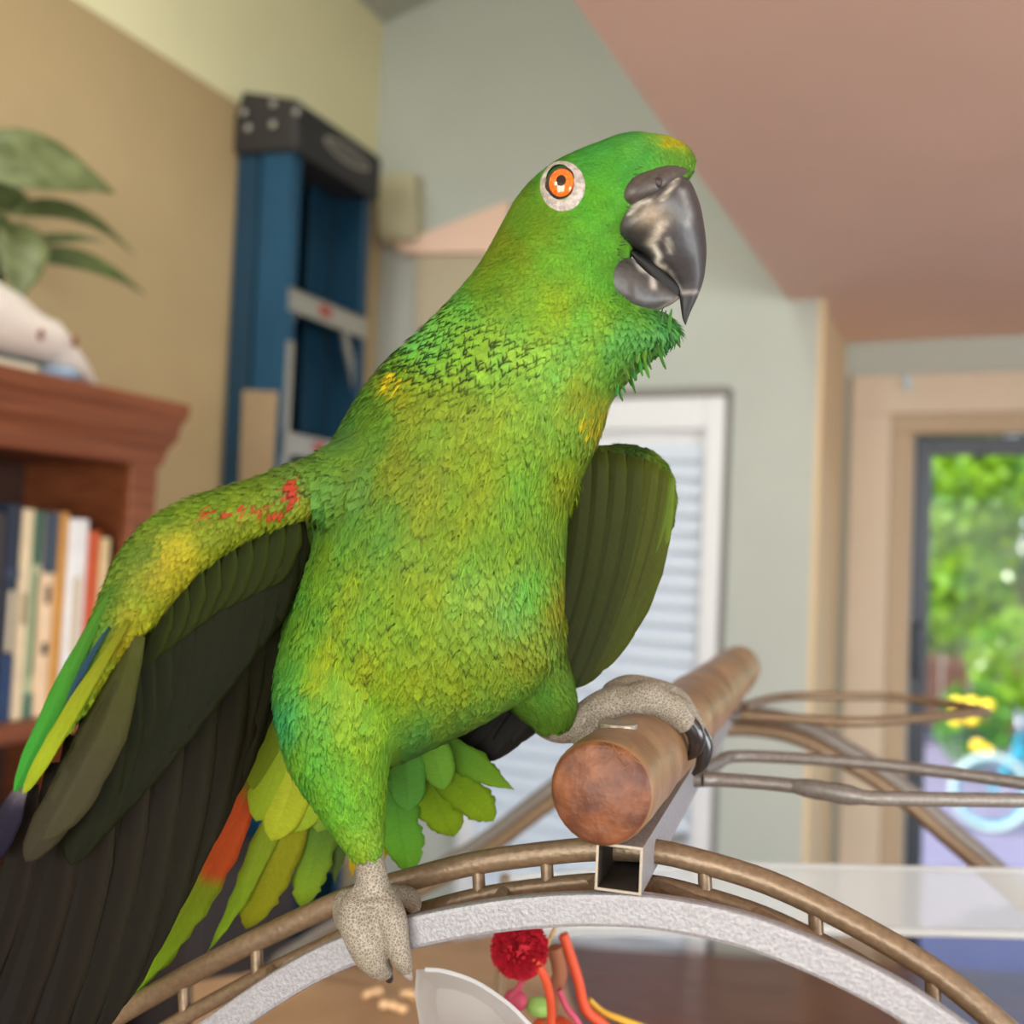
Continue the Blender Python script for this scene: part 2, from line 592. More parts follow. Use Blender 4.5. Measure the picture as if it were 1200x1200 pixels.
# ------------------------------------------------------------------ books
def book(name, y0, th, h, dep, zs, rgb, label, group, band=None, rgb2=None, print_=None, lean=0.0):
    r = empty(name, (BX - 0.03 - dep / 2, y0 + th / 2, zs), label, 'book', group)
    x1 = BX - 0.035
    mm = mat('cover', rgb, 0.55, var=0.05, scale=30)
    cvr = MB()
    cvr.box(x1 - dep, x1, y0, y0 + 0.003, zs, zs + h)
    cvr.box(x1 - dep, x1, y0 + th - 0.003, y0 + th, zs, zs + h)
    cvr.box(x1 - 0.003, x1 + 0.002, y0 + 0.003, y0 + th - 0.003, zs, zs + h)
    cvr.build('cover', mm, r, bevel=0.001)
    MB().box(x1 - dep + 0.005, x1 - 0.004, y0 + 0.004, y0 + th - 0.004, zs + 0.003, zs + h - 0.004).build('page_block', m_pages, r)
    if band:
        for (a, b_, colr) in band:
            MB().box(x1 + 0.002, x1 + 0.003, y0 + 0.001, y0 + th - 0.001, zs + h * a, zs + h * b_).build('spine_band', mat('band', colr, 0.6), r)
    if print_:
        for (a, b_, colr) in print_:
            MB().box(x1 + 0.003, x1 + 0.0035, y0 + th * 0.3, y0 + th * 0.7, zs + h * a, zs + h * b_).build('spine_print', mat('ink', colr, 0.7), r)
    return r


m_pages = mat('paper', (226, 214, 190), 0.9, var=0.05, scale=200)
y = hitx(-46, 700, BX - 0.03).y
GB = 'books on the upper shelf'


def ypx(x):
    return hitx(x, 720, BX - 0.033).y


def ztp(x, yy):
    return hitx(x, yy, BX - 0.033).z


specs = [  # px left, px right at mid height, top py, cover, bands, print, label
    (-42, -20, 600, (120, 96, 74), None, None, 'brown hardback book beside the navy book on the shelf'),
    (-19, 1, 600, (66, 58, 60), None, None, 'dark grey book second along beside the navy book'),
    (2, 20, 590, (38, 46, 66), [(0.0, 0.3, (38, 62, 100)), (0.66, 0.7, (60, 70, 92))], [(0.32, 0.6, (196, 184, 160))], 'navy blue book with a pale lettered spine'),
    (20, 34, 596, (226, 206, 172), None, [(0.45, 0.6, (150, 130, 100))], 'cream book between the navy and the green-topped books'),
    (34, 45, 598, (178, 186, 150), [(0.74, 1.0, (44, 92, 78)), (0.0, 0.12, (60, 110, 96))], [(0.2, 0.7, (96, 128, 100))], 'pale green book with dark teal ends on its spine'),
    (45, 63, 600, (236, 206, 170), [(0.7, 1.0, (62, 76, 92))], [(0.3, 0.36, (60, 50, 44)), (0.55, 0.64, (120, 96, 76))], 'peach book with a slate blue band at its top'),
    (63, 76, 600, (206, 150, 76), None, None, 'ochre yellow book beside the wide white book'),
    (76, 99, 608, (238, 238, 240), None, [(0.3, 0.7, (214, 196, 170))], 'wide white book on the shelf'),
    (99, 114, 622, (206, 96, 58), None, None, 'orange red book leaning by the white book'),
    (114, 126, 630, (228, 204, 158), None, None, 'short cream book last on the shelf by the bookcase side'),
]
for (a, b_, ty, colr, band, pr, lab) in specs:
    ya_, yb_ = ypx(a), ypx(b_)
    h = ztp((a + b_) / 2, ty) - zs1
    book('book', ya_ + 0.0006, yb_ - ya_ - 0.0012, h, 0.17 + 0.02 * ((a * 7) % 3) / 3, zs1, colr, lab, GB, band, None, pr)
# darker books on the shelf below
yy = 0.62
lows = [('black', (30, 28, 30)), ('maroon', (80, 30, 30)), ('dark green', (34, 54, 44)), ('dark brown', (60, 44, 34)), ('dark blue', (30, 42, 66)), ('charcoal', (48, 48, 50)), ('olive', (84, 80, 48)), ('plum', (66, 36, 54))]
for i, (nm, colr) in enumerate(lows):
    th = 0.03 + 0.012 * ((i * 5) % 3)
    book('book', yy, th, 0.22 + 0.015 * ((i * 3) % 4), 0.16, zs1 - 0.36, colr, nm + ' book on the shelf below the pale books', 'books on the lower shelf')
    yy += th + 0.002

# ------------------------------------------------------------------ things on top of the bookcase
m_teal = mat('teal_cover', (38, 62, 66), 0.5)
bk = empty('flat_book', (-1.33, 0.9, ztop), 'dark teal book lying flat under the white cloth', 'book')
ya_ = hitx(-60, 430, BX - 0.03).y
yb_ = hitx(45, 430, BX - 0.03).y
MB().box(-1.45, BX - 0.02, ya_, yb_, ztop + 0.0, ztop + 0.004).add([], []).box(-1.45, BX - 0.02, ya_, yb_, ztop + 0.02, ztop + 0.024).build('cover', m_teal, bk)
MB().box(-1.445, BX - 0.024, ya_ + 0.003, yb_ - 0.003, ztop + 0.004, ztop + 0.02).build('page_block', m_pages, bk)

# white printed cloth: lumpy draped bundle
m_cloth = mat('cloth_white', (226, 214, 204), 0.9, var=0.03, scale=40, bump=0.3, bscale=60)
cl = MB()
n1, n2 = 26, 16
ycl0, ycl1 = hitx(-70, 400, -1.25).y, hitx(110, 415, -1.25).y
V = []
for i in range(n1):
    t = i / (n1 - 1)
    yv = ycl0 + (ycl1 - ycl0) * t
    hgt = 0.105 * (1 - t) ** 0.9 * (0.6 + 0.4 * (1 - t)) + 0.028 * (1 - t ** 6) + 0.006
    base = 0.0245 if t < 0.62 else 0.0245 * (1 - (t - 0.62) / 0.38) + 0.004
    for j in range(n2):
        a = 2 * math.pi * j / n2
        x = -1.27 + 0.075 * math.cos(a) * (1 - 0.55 * t ** 3)
        zz = ztop + base + hgt * 0.5 * (1 + math.sin(a) * (1 if math.sin(a) > 0 else 0.98)) * (1 if math.sin(a) > -0.9 else 0.98)
        wob = 0.004 * math.sin(9 * t + 3 * a) + 0.003 * math.sin(17 * t - 5 * a)
        V.append((x, yv, zz + (wob if math.sin(a) > 0.1 else 0)))
Fc = []
for i in range(n1 - 1):
    for j in range(n2):
        Fc.append((i * n2 + j, i * n2 + (j + 1) % n2, (i + 1) * n2 + (j + 1) % n2, (i + 1) * n2 + j))
Fc.append(tuple(range(n2)))
Fc.append(tuple(range((n1 - 1) * n2, n1 * n2)))
cl.add(V, Fc)
clo = empty('cloth_bundle', (-1.31, (ycl0 + ycl1) / 2, ztop), 'crumpled white cloth with small brown marks on the bookcase top', 'cloth')
cb = cl.build('cloth', m_cloth, clo, True)
m_mark = mat('cloth_print', (120, 70, 44), 0.9)
for (px_, py_) in ((47, 395), (87, 404)):
    p = hitx(px_, py_, BX)
    MB().ell((-1.27 + 0.069, p.y * 0.985, p.z), (0.005, 0.004, 0.009), 8, 6).build('print_mark', m_mark, clo, True)
m_bluec = mat('cloth_blue', (150, 172, 196), 0.9)
p = hitx(82, 424, BX)
MB().ell((-1.24, p.y, ztop + 0.014), (0.03, 0.03, 0.012), 12, 6).build('blue_lining', m_bluec, clo, True)

# plant
m_leaf = mat('plant_leaf', (84, 92, 52), 0.5, rgb2=(116, 122, 80), scale=34, spec=0.4)
m_leafd = mat('plant_leaf_dark', (62, 74, 36), 0.5, rgb2=(84, 94, 52), scale=40, spec=0.4)
m_stem = mat('plant_stem', (96, 110, 60), 0.6)
ypot = hitx(-75, 400, -1.36).y
pl = empty('potted_plant', (-1.36, ypot - 0.06, ztop), 'green leafy houseplant in a dark pot on the bookcase', 'plant')
m_pot = mat('pot_glaze', (66, 58, 52), 0.4)
pv = []
pp = MB()
yp = ypot - 0.06
ring = [(0.045, 0.0), (0.062, 0.08), (0.068, 0.11), (0.06, 0.11), (0.055, 0.09)]
for r_, z in ring:
    pv += [(-1.36 + r_ * math.cos(2 * math.pi * k / 20), yp + r_ * math.sin(2 * math.pi * k / 20), ztop + z) for k in range(20)]
pf = [tuple(range(19, -1, -1))] + [(i * 20 + k, i * 20 + (k + 1) % 20, i * 20 + 20 + (k + 1) % 20, i * 20 + 20 + k) for i in range(4) for k in range(20)] + [tuple(range(80, 100))]
pp.add(pv, pf).build('pot', m_pot, pl, True)


def leaf_px(base, tip, wid, m, X0, X1, sag=0.0, fold=0.25, side=1):
    """leaf blade from base pixel to tip pixel, at the room depth X0 -> X1"""
    a, b = hitx(*base, X0), hitx(*tip, X1)
    L = (b - a)
    ln = L.length
    t = L.normalized()
    nrm = t.cross(Vector((0.9, -0.5, 0.35))).normalized()
    up = nrm.cross(t).normalized()
    V, Fq = [], []
    n = 10
    for i in range(n + 1):
        s = i / n
        wv = wid * (math.sin(math.pi * min(1, s ** 0.62)) ** 0.8 if 0 < s < 1 else 0.02)
        if s > 0.72:
            wv *= 0.85
        cpt = a + L * s + Z_ * (-sag * ln * 4 * (s - 0.5) ** 2 + sag * ln)
        for k in (-1, -0.5, 0, 0.5, 1):
            V.append(cpt + nrm * (wv * k * side) + up * (abs(k) * wv * fold))
    for i in range(n):
        for k in range(4):
            o_ = i * 5 + k
            Fq.append((o_, o_ + 1, o_ + 6, o_ + 5))
    o = mesh_obj('leaf', V, Fq, m, pl, True)
    s_ = o.modifiers.new('solid', 'SOLIDIFY')
    s_.thickness = 0.0012
    root_ = Vector((-1.36, yp, ztop + 0.1))
    MB().tube(catmull([root_, (root_ + a) / 2 + Vector((0, 0, 0.03)), a], 4), 0.0022, 6).build('stem', m_stem, o, True)
    return o


leaf_px((-30, 190), (134, 226), 0.052, m_leaf, -1.33, -1.27, 0.08)
leaf_px((10, 250), (156, 297), 0.017, m_leafd, -1.33, -1.28, 0.16)
leaf_px((30, 285), (122, 282), 0.009, m_leafd, -1.34, -1.28, 0.05)
leaf_px((35, 300), (170, 345), 0.018, m_leafd, -1.32, -1.27, 0.1)
leaf_px((28, 262), (20, 356), 0.036, m_leaf, -1.33, -1.27, 0.0)
leaf_px((-20, 240), (-6, 350), 0.036, m_leafd, -1.35, -1.32, 0.0)
leaf_px((-40, 220), (40, 240), 0.04, m_leafd, -1.37, -1.36, 0.05)
leaf_px((-60, 230), (-120, 330), 0.04, m_leaf, -1.33, -1.3, 0.08)
leaf_px((-60, 170), (-100, 90), 0.04, m_leaf, -1.36, -1.36, 0.0)

# ------------------------------------------------------------------ step ladder, folded against the left wall
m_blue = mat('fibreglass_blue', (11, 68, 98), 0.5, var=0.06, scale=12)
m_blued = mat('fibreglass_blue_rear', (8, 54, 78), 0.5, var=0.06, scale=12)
m_cap = mat('cap_black', (40, 38, 40), 0.55)
m_alu = mat('aluminium', (168, 166, 160), 0.4, 0.7)
lad = empty('step_ladder', (-1.4, 1.86, 0), 'tall blue fibreglass step ladder with a black top, folded by the wall', 'ladder')
y0, y1 = 1.70, 2.0
zc = 2.47


def lx(x, z):        # the folded ladder leans a little: top nearer the wall
    return x + (2.5 - z) * 0.012


def rail(ya_, xa_, xb_, mm, flip, fl=0.03):
    t = 0.006
    d = MB()
    V0 = []
    for z in (0.006, zc):
        V0.append([(lx(xa_, z), z), (lx(xb_, z), z)])
    # web plus two flanges: a channel
    def sl(yA, yB, xA, xB):
        pts = [(lx(xA, 0.006), yA, 0.006), (lx(xB, 0.006), yA, 0.006), (lx(xB, 0.006), yB, 0.006), (lx(xA, 0.006), yB, 0.006)]
        top = [(lx(xA, zc), yA, zc), (lx(xB, zc), yA, zc), (lx(xB, zc), yB, zc), (lx(xA, zc), yB, zc)]
        d.add(pts + top, [(3, 2, 1, 0), (4, 5, 6, 7), (0, 1, 5, 4), (1, 2, 6, 5), (2, 3, 7, 6), (3, 0, 4, 7)])
    s = 1 if flip else -1
    sl(min(ya_, ya_ + s * t), max(ya_, ya_ + s * t), xa_, xb_)
    sl(min(ya_ + s * t, ya_ + s * fl), max(ya_ + s * t, ya_ + s * fl), xa_, xa_ + t)
    sl(min(ya_ + s * t, ya_ + s * fl), max(ya_ + s * t, ya_ + s * fl), xb_ - t, xb_)
    return d.build('rail', mm, lad)


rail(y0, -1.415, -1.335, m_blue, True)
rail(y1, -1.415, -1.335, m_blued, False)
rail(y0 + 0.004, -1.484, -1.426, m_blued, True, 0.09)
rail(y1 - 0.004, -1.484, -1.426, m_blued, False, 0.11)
# top cap: chamfered block with a skirt
cp = [(-1.487, zc - 0.03), (-1.318, zc - 0.045), (-1.318, zc + 0.055), (-1.33, zc + 0.068), (-1.47, zc + 0.105), (-1.487, zc + 0.05)]
cap_ = MB().prism([(x, y0 - 0.012, z) for x, z in cp], (0, y1 - y0 + 0.024, 0)).build('top_cap', m_cap, lad, bevel=0.008)
for (px_, py_) in ((285, 132), (320, 121), (347, 131), (319, 146), (290, 150)):
    p = hity(px_, py_, y0 - 0.0155)
    MB().ell(p, (0.0085, 0.004, 0.0085), 10, 6).build('rivet', m_alu, cap_, True)
# oval badge on the cap front
ov = []
oc = hitx(407, 181, -1.317)
for k in range(24):
    a = 2 * math.pi * k / 24
    ov.append((-1.317, oc.y + 0.088 * math.cos(a), oc.z + 0.02 * math.sin(a)))
MB().prism(ov, (0.0015, 0, 0)).build('badge', mat('badge_ring', (150, 146, 138), 0.5), cap_)
ov2 = [(-1.3155, oc.y + (v[1] - oc.y) * 0.86, oc.z + (v[2] - oc.z) * 0.72) for v in ov]
MB().prism(ov2, (0.001, 0, 0)).build('badge_face', mat('badge_face', (84, 80, 76), 0.5), cap_)
# rungs
for k in range(8):
    z = 2.145 - k * 0.3
    st = MB()
    st.box(lx(-1.41, z), lx(-1.33, z), y0 + 0.006, y1 - 0.006, z - 0.004, z)
    st.box(lx(-1.336, z), lx(-1.33, z), y0 + 0.006, y1 - 0.006, z - 0.05, z)
    sp = st.build('step', m_alu, lad)
    if k < 3:
        MB().box(lx(-1.329, z), lx(-1.328, z), y0 + 0.11, y0 + 0.15, z - 0.036, z - 0.012).build('step_label', mat('red_label', (150, 60, 50), 0.6), sp)
        a = Vector((lx(-1.345, z), y1 - 0.01, z - 0.03))
        MB().bar((a.x, y1 - 0.075, z - 0.045), (a.x, y1 - 0.012, z - 0.17), Vector((0, 0.9, 0.4)).normalized(), X_, 0.009, 0.004).build('brace', m_alu, sp)
        MB().bar((a.x, y0 + 0.04, z - 0.045), (a.x, y0 + 0.012, z - 0.14), Vector((0, 0.9, -0.4)).normalized(), X_, 0.007, 0.004).build('brace', m_alu, sp)
# flat spreader strip down the near front rail and a paper label on it
MB().box(lx(-1.34, 1.6), lx(-1.332, 1.6), y0 + 0.006, y0 + 0.022, 1.2, 2.03).build('spreader', m_alu, lad)
pz0, pz1 = 1.62, hity(305, 457, y0).z
pq = [hity(285, 457, y0 - 0.001), hity(326, 459, y0 - 0.001), hity(318, 600, y0 - 0.001), hity(279, 600, y0 - 0.001)]
MB().prism(pq, (0, -0.001, 0)).build('paper_label', mat('label_tan', (156, 134, 104), 0.8, var=0.08, scale=60), lad)

# dark storage box on the floor between bookcase and ladder
m_blk = mat('dark_box', (44, 36, 34), 0.6, var=0.1)
sb = empty('storage_box', (-1.33, 1.42, 0), 'dark brown tall storage cabinet between the bookcase and the ladder', 'cabinet')
MB().box(-1.47, -1.14, yF + 0.06, yF + 0.32, 0.006, 1.06).build('body', m_blk, sb, bevel=0.006)
MB().box(-1.14, -1.128, yF + 0.065, yF + 0.315, 0.02, 1.05).build('door', m_blk, sb, bevel=0.003)
MB().tube([(-1.128, yF + 0.09, 0.8), (-1.11, yF + 0.09, 0.8)], 0.012, 12).build('knob', m_alu, sb, True)

# ------------------------------------------------------------------ outdoors
m_patio = mat('patio_concrete', (112, 106, 126), 0.9, var=0.06, scale=3)
struct(MB().box(-6, 8, 3.0, 14, -0.1, 0.0).build('floor_patio', m_patio))


def foliage_mat(name, rgb, rgb2):
    m = mat(name, rgb, 0.45, rgb2=rgb2, scale=5, spec=0.9)
    m.node_tree.nodes['Principled BSDF'].inputs['Roughness'].default_value = 0.22
    b = m.node_tree.nodes['Principled BSDF']
    nt = m.node_tree
    tl = nt.nodes.new('ShaderNodeBsdfTranslucent')
    tl.inputs['Color'].default_value = (*lin(rgb2), 1)
    mx = nt.nodes.new('ShaderNodeMixShader')
    mx.inputs[0].default_value = 0.45
    nt.links.new(b.outputs[0], mx.inputs[1])
    nt.links.new(tl.outputs[0], mx.inputs[2])
    nt.links.new(mx.outputs[0], nt.nodes['Material Output'].inputs['Surface'])
    return m


m_fol = foliage_mat('shrub_leaf', (56, 112, 22), (150, 190, 30))
m_fol2 = foliage_mat('tree_leaf', (44, 100, 34), (110, 170, 50))
m_bark = mat('bark', (96, 78, 60), 0.9, var=0.2, scale=20)


def foliage(center, rad, n, size):
    c = np.array(center)
    p = rng.normal(size=(n, 3))
    p /= np.linalg.norm(p, axis=1)[:, None]
    p = p * (0.55 + 0.45 * rng.random((n, 1)) ** 0.5) * np.array(rad) + c
    a = rng.normal(size=(n, 3))
    a /= np.linalg.norm(a, axis=1)[:, None]
    b = np.cross(a, rng.normal(size=(n, 3)))
    b /= np.linalg.norm(b, axis=1)[:, None]
    s = size * (0.6 + 0.8 * rng.random((n, 1)))
    v = np.stack([p - a * s, p - b * s * 0.45, p + a * s, p + b * s * 0.45], 1).reshape(-1, 3)
    f = np.arange(4 * n).reshape(n, 4)
    return v, f


def shrub(name, center, rad, n, size, m, label, cat, trunk, lobes=None):
    r = empty(name, (center[0], center[1], 0), label, cat, 'garden plants beyond the glass')
    vs, fs, off = [], [], 0
    for (dx, dy, dz, k) in (lobes or [(0, 0, 0, 1)]):
        v, f = foliage((center[0] + dx, center[1] + dy, center[2] + dz), [q * k for q in rad], int(n * k), size)
        vs.append(v)
        fs.append(f + off)
        off += len(v)
    o = mesh_obj('foliage', np.concatenate(vs).tolist(), [tuple(q) for q in np.concatenate(fs).tolist()], m, r)
    o['kind'] = 'stuff'
    MB().tube([(center[0], center[1], 0), (center[0] + 0.03, center[1] + 0.02, center[2] * 0.5), (center[0], center[1], center[2])], [trunk, trunk * 0.8, trunk * 0.4], 8).build('trunk', m_bark, r, True)
    return r


LB = [(0, 0, 0, 1), (0.35, -0.1, -0.75, 0.7), (-0.35, -0.1, -0.8, 0.7), (-0.5, 0.1, 0.3, 0.7), (0.5, -0.1, 0.25, 0.7), (0.1, 0, 0.6, 0.7), (-0.3, 0, -0.35, 0.7), (0.4, 0, -0.35, 0.7)]
gp = at(1150, 640, 9.6)
shrub('leafy_tree', (gp.x - 0.6, gp.y, 2.2), (0.8, 0.6, 0.8), 2600, 0.075, m_fol, 'bright green leafy tree seen through the glass door', 'tree', 0.07, LB)
shrub('leafy_tree', (gp.x + 1.3, gp.y + 0.5, 2.4), (0.9, 0.6, 0.9), 2600, 0.075, m_fol2, 'deep green tree right of the bright one beyond the glass', 'tree', 0.08, LB)
shrub('leafy_tree', (gp.x - 3.1, gp.y + 0.5, 2.3), (0.9, 0.6, 0.9), 1200, 0.07, m_fol2, 'green tree hidden mostly by the beige window casing', 'tree', 0.08, LB)
shrub('leafy_shrub', (gp.x + 0.95, gp.y - 0.75, 0.8), (0.55, 0.35, 0.55), 1600, 0.05, m_fol, 'low green garden shrub behind the turquoise bicycle', 'shrub', 0.03, [(0, 0, 0, 1), (-0.55, 0.1, 0.1, 0.9), (0.55, 0.1, 0.1, 0.9)])
fb = shrub('flowering_shrub', (at(1140, 850, 8.2).x, at(1140, 850, 8.2).y, 0.45), (0.3, 0.2, 0.35), 500, 0.045, m_fol2, 'small shrub with yellow flowers by the bicycle', 'shrub', 0.02)
m_yel = mat('yellow_petal', (240, 200, 40), 0.5)
for k in range(16):
    p = at(1118 + 48 * random.random(), 822 + 26 * random.random() + (40 if k > 12 else 0), 7.9 + 0.1 * random.random())
    MB().ell(p, (0.05, 0.03, 0.04), 8, 5).build('flower', m_yel, fb, True)
m_fence = mat('fence_wood', (176, 120, 96), 0.8, var=0.15, scale=8)
fn = empty('garden_fence', (gp.x, gp.y + 1.6, 0), 'brown red board fence behind the garden trees', 'fence')
f0 = None
for k in range(30):
    x = gp.x - 4 + k * 0.28
    MB().box(x, x + 0.26, gp.y + 1.55, gp.y + 1.6, 0, 1.75).build('board', m_fence, fn)

# bicycle on the patio
m_cyan = mat('cyan_paint', (20, 140, 160), 0.35)
m_tyre = mat('pale_tyre', (150, 168, 164), 0.7)
m_steel = mat('steel', (180, 184, 188), 0.3, 0.9)
m_seat = mat('bike_seat', (50, 120, 160), 0.6)
bd = Vector((math.cos(math.radians(12)), math.sin(math.radians(12)), 0))
bo = hitz(1160, 975, 0.0)
wr_ = 0.25
bike = empty('bicycle', bo, 'small turquoise bicycle with pale tyres on the patio', 'bicycle')


def circ(c, r, n, ax):
    return [c + ax * (r * math.cos(2 * math.pi * k / n)) + Z_ * (r * math.sin(2 * math.pi * k / n)) for k in range(n)]


wc = [bo + Z_ * wr_, bo + Z_ * wr_ + bd * 0.82]
for c_ in wc:
    wh = MB().tube(circ(c_, wr_ - 0.024, 32, bd), 0.024, 8, closed=True).build('wheel', m_tyre, bike, True)
    MB().tube(circ(c_, wr_ - 0.052, 32, bd), 0.01, 6, closed=True).build('rim', m_cyan, wh, True)
    for k in range(12):
        a = 2 * math.pi * k / 12
        MB().tube([c_, c_ + (bd * math.cos(a) + Z_ * math.sin(a)) * (wr_ - 0.055)], 0.003, 5).build('spoke', m_steel, wh)
    pp_ = bd.cross(Z_)
    MB().tube([c_ - pp_ * 0.04, c_ + pp_ * 0.04], 0.018, 10).build('hub', m_steel, wh, True)
hd = wc[0] + bd * 0.14 + Z_ * 0.26
bb = wc[0] + bd * 0.42 - Z_ * 0.02
stt = wc[0] + bd * 0.6 + Z_ * 0.26
for a, b_ in ((wc[0], hd), (hd, hd + Z_ * 0.14 + bd * 0.03), (hd, bb), (bb, stt), (hd + Z_ * 0.02, stt), (stt, wc[1]), (bb, wc[1])):
    MB().tube([a, b_], 0.017, 8).build('frame_tube', m_cyan, bike, True)
hb = hd + Z_ * 0.2 + bd * 0.03
pp_ = bd.cross(Z_)
MB().tube(catmull([hb - pp_ * 0.24 + bd * 0.08, hb - pp_ * 0.1 + Z_ * 0.05, hb - Z_ * 0.06, hb + pp_ * 0.1 + Z_ * 0.05, hb + pp_ * 0.24 + bd * 0.08], 5), 0.012, 8).build('handlebar', m_steel, bike, True)
MB().tube([stt, stt + Z_ * 0.1], 0.012, 8).build('seat_post', m_steel, bike, True)
MB().ell(stt + Z_ * 0.115 + bd * 0.01, (0.11, 0.06, 0.03)).build('saddle', m_seat, bike, True)
MB().tube([bb - pp_ * 0.09, bb + pp_ * 0.09], 0.035, 12).build('crank', m_steel, bike, True)
MB().tube([bb + pp_ * 0.05, bb + pp_ * 0.05 - Z_ * 0.1 + bd * 0.05], 0.009, 6).build('pedal_arm', m_steel, bike, True)
MB().bar(bb + pp_ * 0.04 - Z_ * 0.1 + bd * 0.05, bb + pp_ * 0.13 - Z_ * 0.1 + bd * 0.05, bd, Z_, 0.035, 0.01).build('pedal', m_seat, bike)

# ------------------------------------------------------------------ brown table behind the cage
m_table = mat('walnut_table', (112, 66, 44), 0.28, rgb2=(86, 46, 30), scale=7, stretch=(0.8, 5, 1))
ta = math.radians(23)
tu, tv = Vector((math.cos(ta), math.sin(ta), 0)), Vector((-math.sin(ta), math.cos(ta), 0))
tc_ = hitz(930, 1124, 0.80)
tb = empty('dining_table', tc_ - tv * 0.4 - Z_ * 0.794, 'glossy brown wooden table behind the bird cage', 'table')
cen = tc_ - tv * 0.4
for k in range(5):
    c_ = cen + tv * (-0.32 + k * 0.16)
    MB().bar(c_ - tu * 0.72 - Z_ * 0.015, c_ + tu * 0.72 - Z_ * 0.015, tv, Z_, 0.0792, 0.015).build('top_plank', m_table, tb, bevel=0.002)
for su in (-1, 1):
    for sv in (-1, 1):
        p = cen + tu * (0.64 * su) + tv * (0.33 * sv)
        MB().bar(Vector((p.x, p.y, 0.008)), Vector((p.x, p.y, 0.77)), tu, tv, 0.03, 0.03).build('leg', m_table, tb, bevel=0.003)
for sv in (-1, 1):
    p = cen + tv * (0.33 * sv)
    MB().bar(p - tu * 0.61 - Z_ * 0.07, p + tu * 0.61 - Z_ * 0.07, tv, Z_, 0.012, 0.04).build('apron', m_table, tb)

# ------------------------------------------------------------------ bird cage with an open play top
def hammer(name, rgb, metal, rough, b=0.6, scale=420):
    m = bpy.data.materials.new(name)
    m.use_nodes = True
    nt = m.node_tree
    bs = nt.nodes['Principled BSDF']
    bs.inputs['Metallic'].default_value = metal
    bs.inputs['Roughness'].default_value = rough
    tc = nt.nodes.new('ShaderNodeTexCoord')
    n = nt.nodes.new('ShaderNodeTexNoise')
    n.inputs['Scale'].default_value = scale
    n.inputs['Detail'].default_value = 5
    nt.links.new(tc.outputs['Object'], n.inputs['Vector'])
    r = nt.nodes.new('ShaderNodeValToRGB')
    c = lin(rgb)
    r.color_ramp.elements[0].position = 0.38
    r.color_ramp.elements[1].position = 0.62
    r.color_ramp.elements[0].color = (*[v * 0.86 for v in c], 1)
    r.color_ramp.elements[1].color = (*[min(1, v * 1.1) for v in c], 1)
    nt.links.new(n.outputs['Fac'], r.inputs['Fac'])
    nt.links.new(r.outputs['Color'], bs.inputs['Base Color'])
    bp = nt.nodes.new('ShaderNodeBump')
    bp.inputs['Strength'].default_value = b
    bp.inputs['Distance'].default_value = 0.0008
    nt.links.new(n.outputs['Fac'], bp.inputs['Height'])
    nt.links.new(bp.outputs['Normal'], bs.inputs['Normal'])
    return m


m_silver = hammer('hammered_silver', (148, 146, 149), 0.3, 0.45, 0.35, 800)
m_taupe_shade = hammer('hammered_taupe_shaded', (124, 103, 80), 0.35, 0.4, 0.4)  # warm shade on the rear arches put into a browner metal colour
m_grey2 = hammer('hammered_grey', (124, 118, 112), 0.35, 0.42, 0.3)
m_edge = mat('bare_metal_edge', (150, 138, 122), 0.4, 0.5)
m_hole = mat('tube_inside', (70, 62, 56), 0.6, 0.3)
cy = math.radians(8.5)
CA = Vector((-math.sin(cy), math.cos(cy), 0))
CR = Vector((math.cos(cy), math.sin(cy), 0))
CO = at(725, 1018, 0.352)
cage = empty('bird_cage', Vector((CO.x, CO.y, 0)) + CA * 0.28, 'silver hammered metal bird cage with arched open top', 'bird cage')


def cpl(px, py, s):
    return hitp(px, py, CO + CA * s, CA)


def arch_pts(trace, s, n=6, z_end=1.12):
    pts = catmull([cpl(x, y, s) for x, y in trace], n)
    for end in (0, -1):
        a = pts[end]
        b = pts[1 if end == 0 else -2]
        d = (a - b).normalized()
        add = []
        p = a
        for k in range(6):
            d = (d - Z_ * 0.35).normalized()
            p = p + d * 0.02
            add.append(p)
        while p.z > z_end + 0.03:
            p = p - Z_ * 0.03
            add.append(p)
        add.append(Vector((p.x, p.y, z_end)))
        if end == 0:
            pts = add[::-1] + pts
        else:
            pts = pts + add
    return pts


def rect_sweep(name, pts, hr, ha, m, parent, bevel=0.0015):
    """flat bar swept along an arch: half height hr across the curve, half depth ha along the cage axis"""
    d = MB()
    V = []
    n = len(pts)
    for i, p in enumerate(pts):
        t = (pts[min(i + 1, n - 1)] - pts[max(i - 1, 0)]).normalized()
        nn = t.cross(CA).normalized()
        for sr, sa in ((-1, -1), (1, -1), (1, 1), (-1, 1)):
            V.append(p + nn * (hr * sr) + CA * (ha * sa))
    Fq = [(0, 1, 2, 3), tuple((n - 1) * 4 + k for k in (3, 2, 1, 0))]
    for i in range(n - 1):
        for k in range(4):
            Fq.append((i * 4 + k, i * 4 + (k + 1) % 4, i * 4 + 4 + (k + 1) % 4, i * 4 + 4 + k))
    return d.add(V, Fq).build(name, m, parent, bevel=bevel)


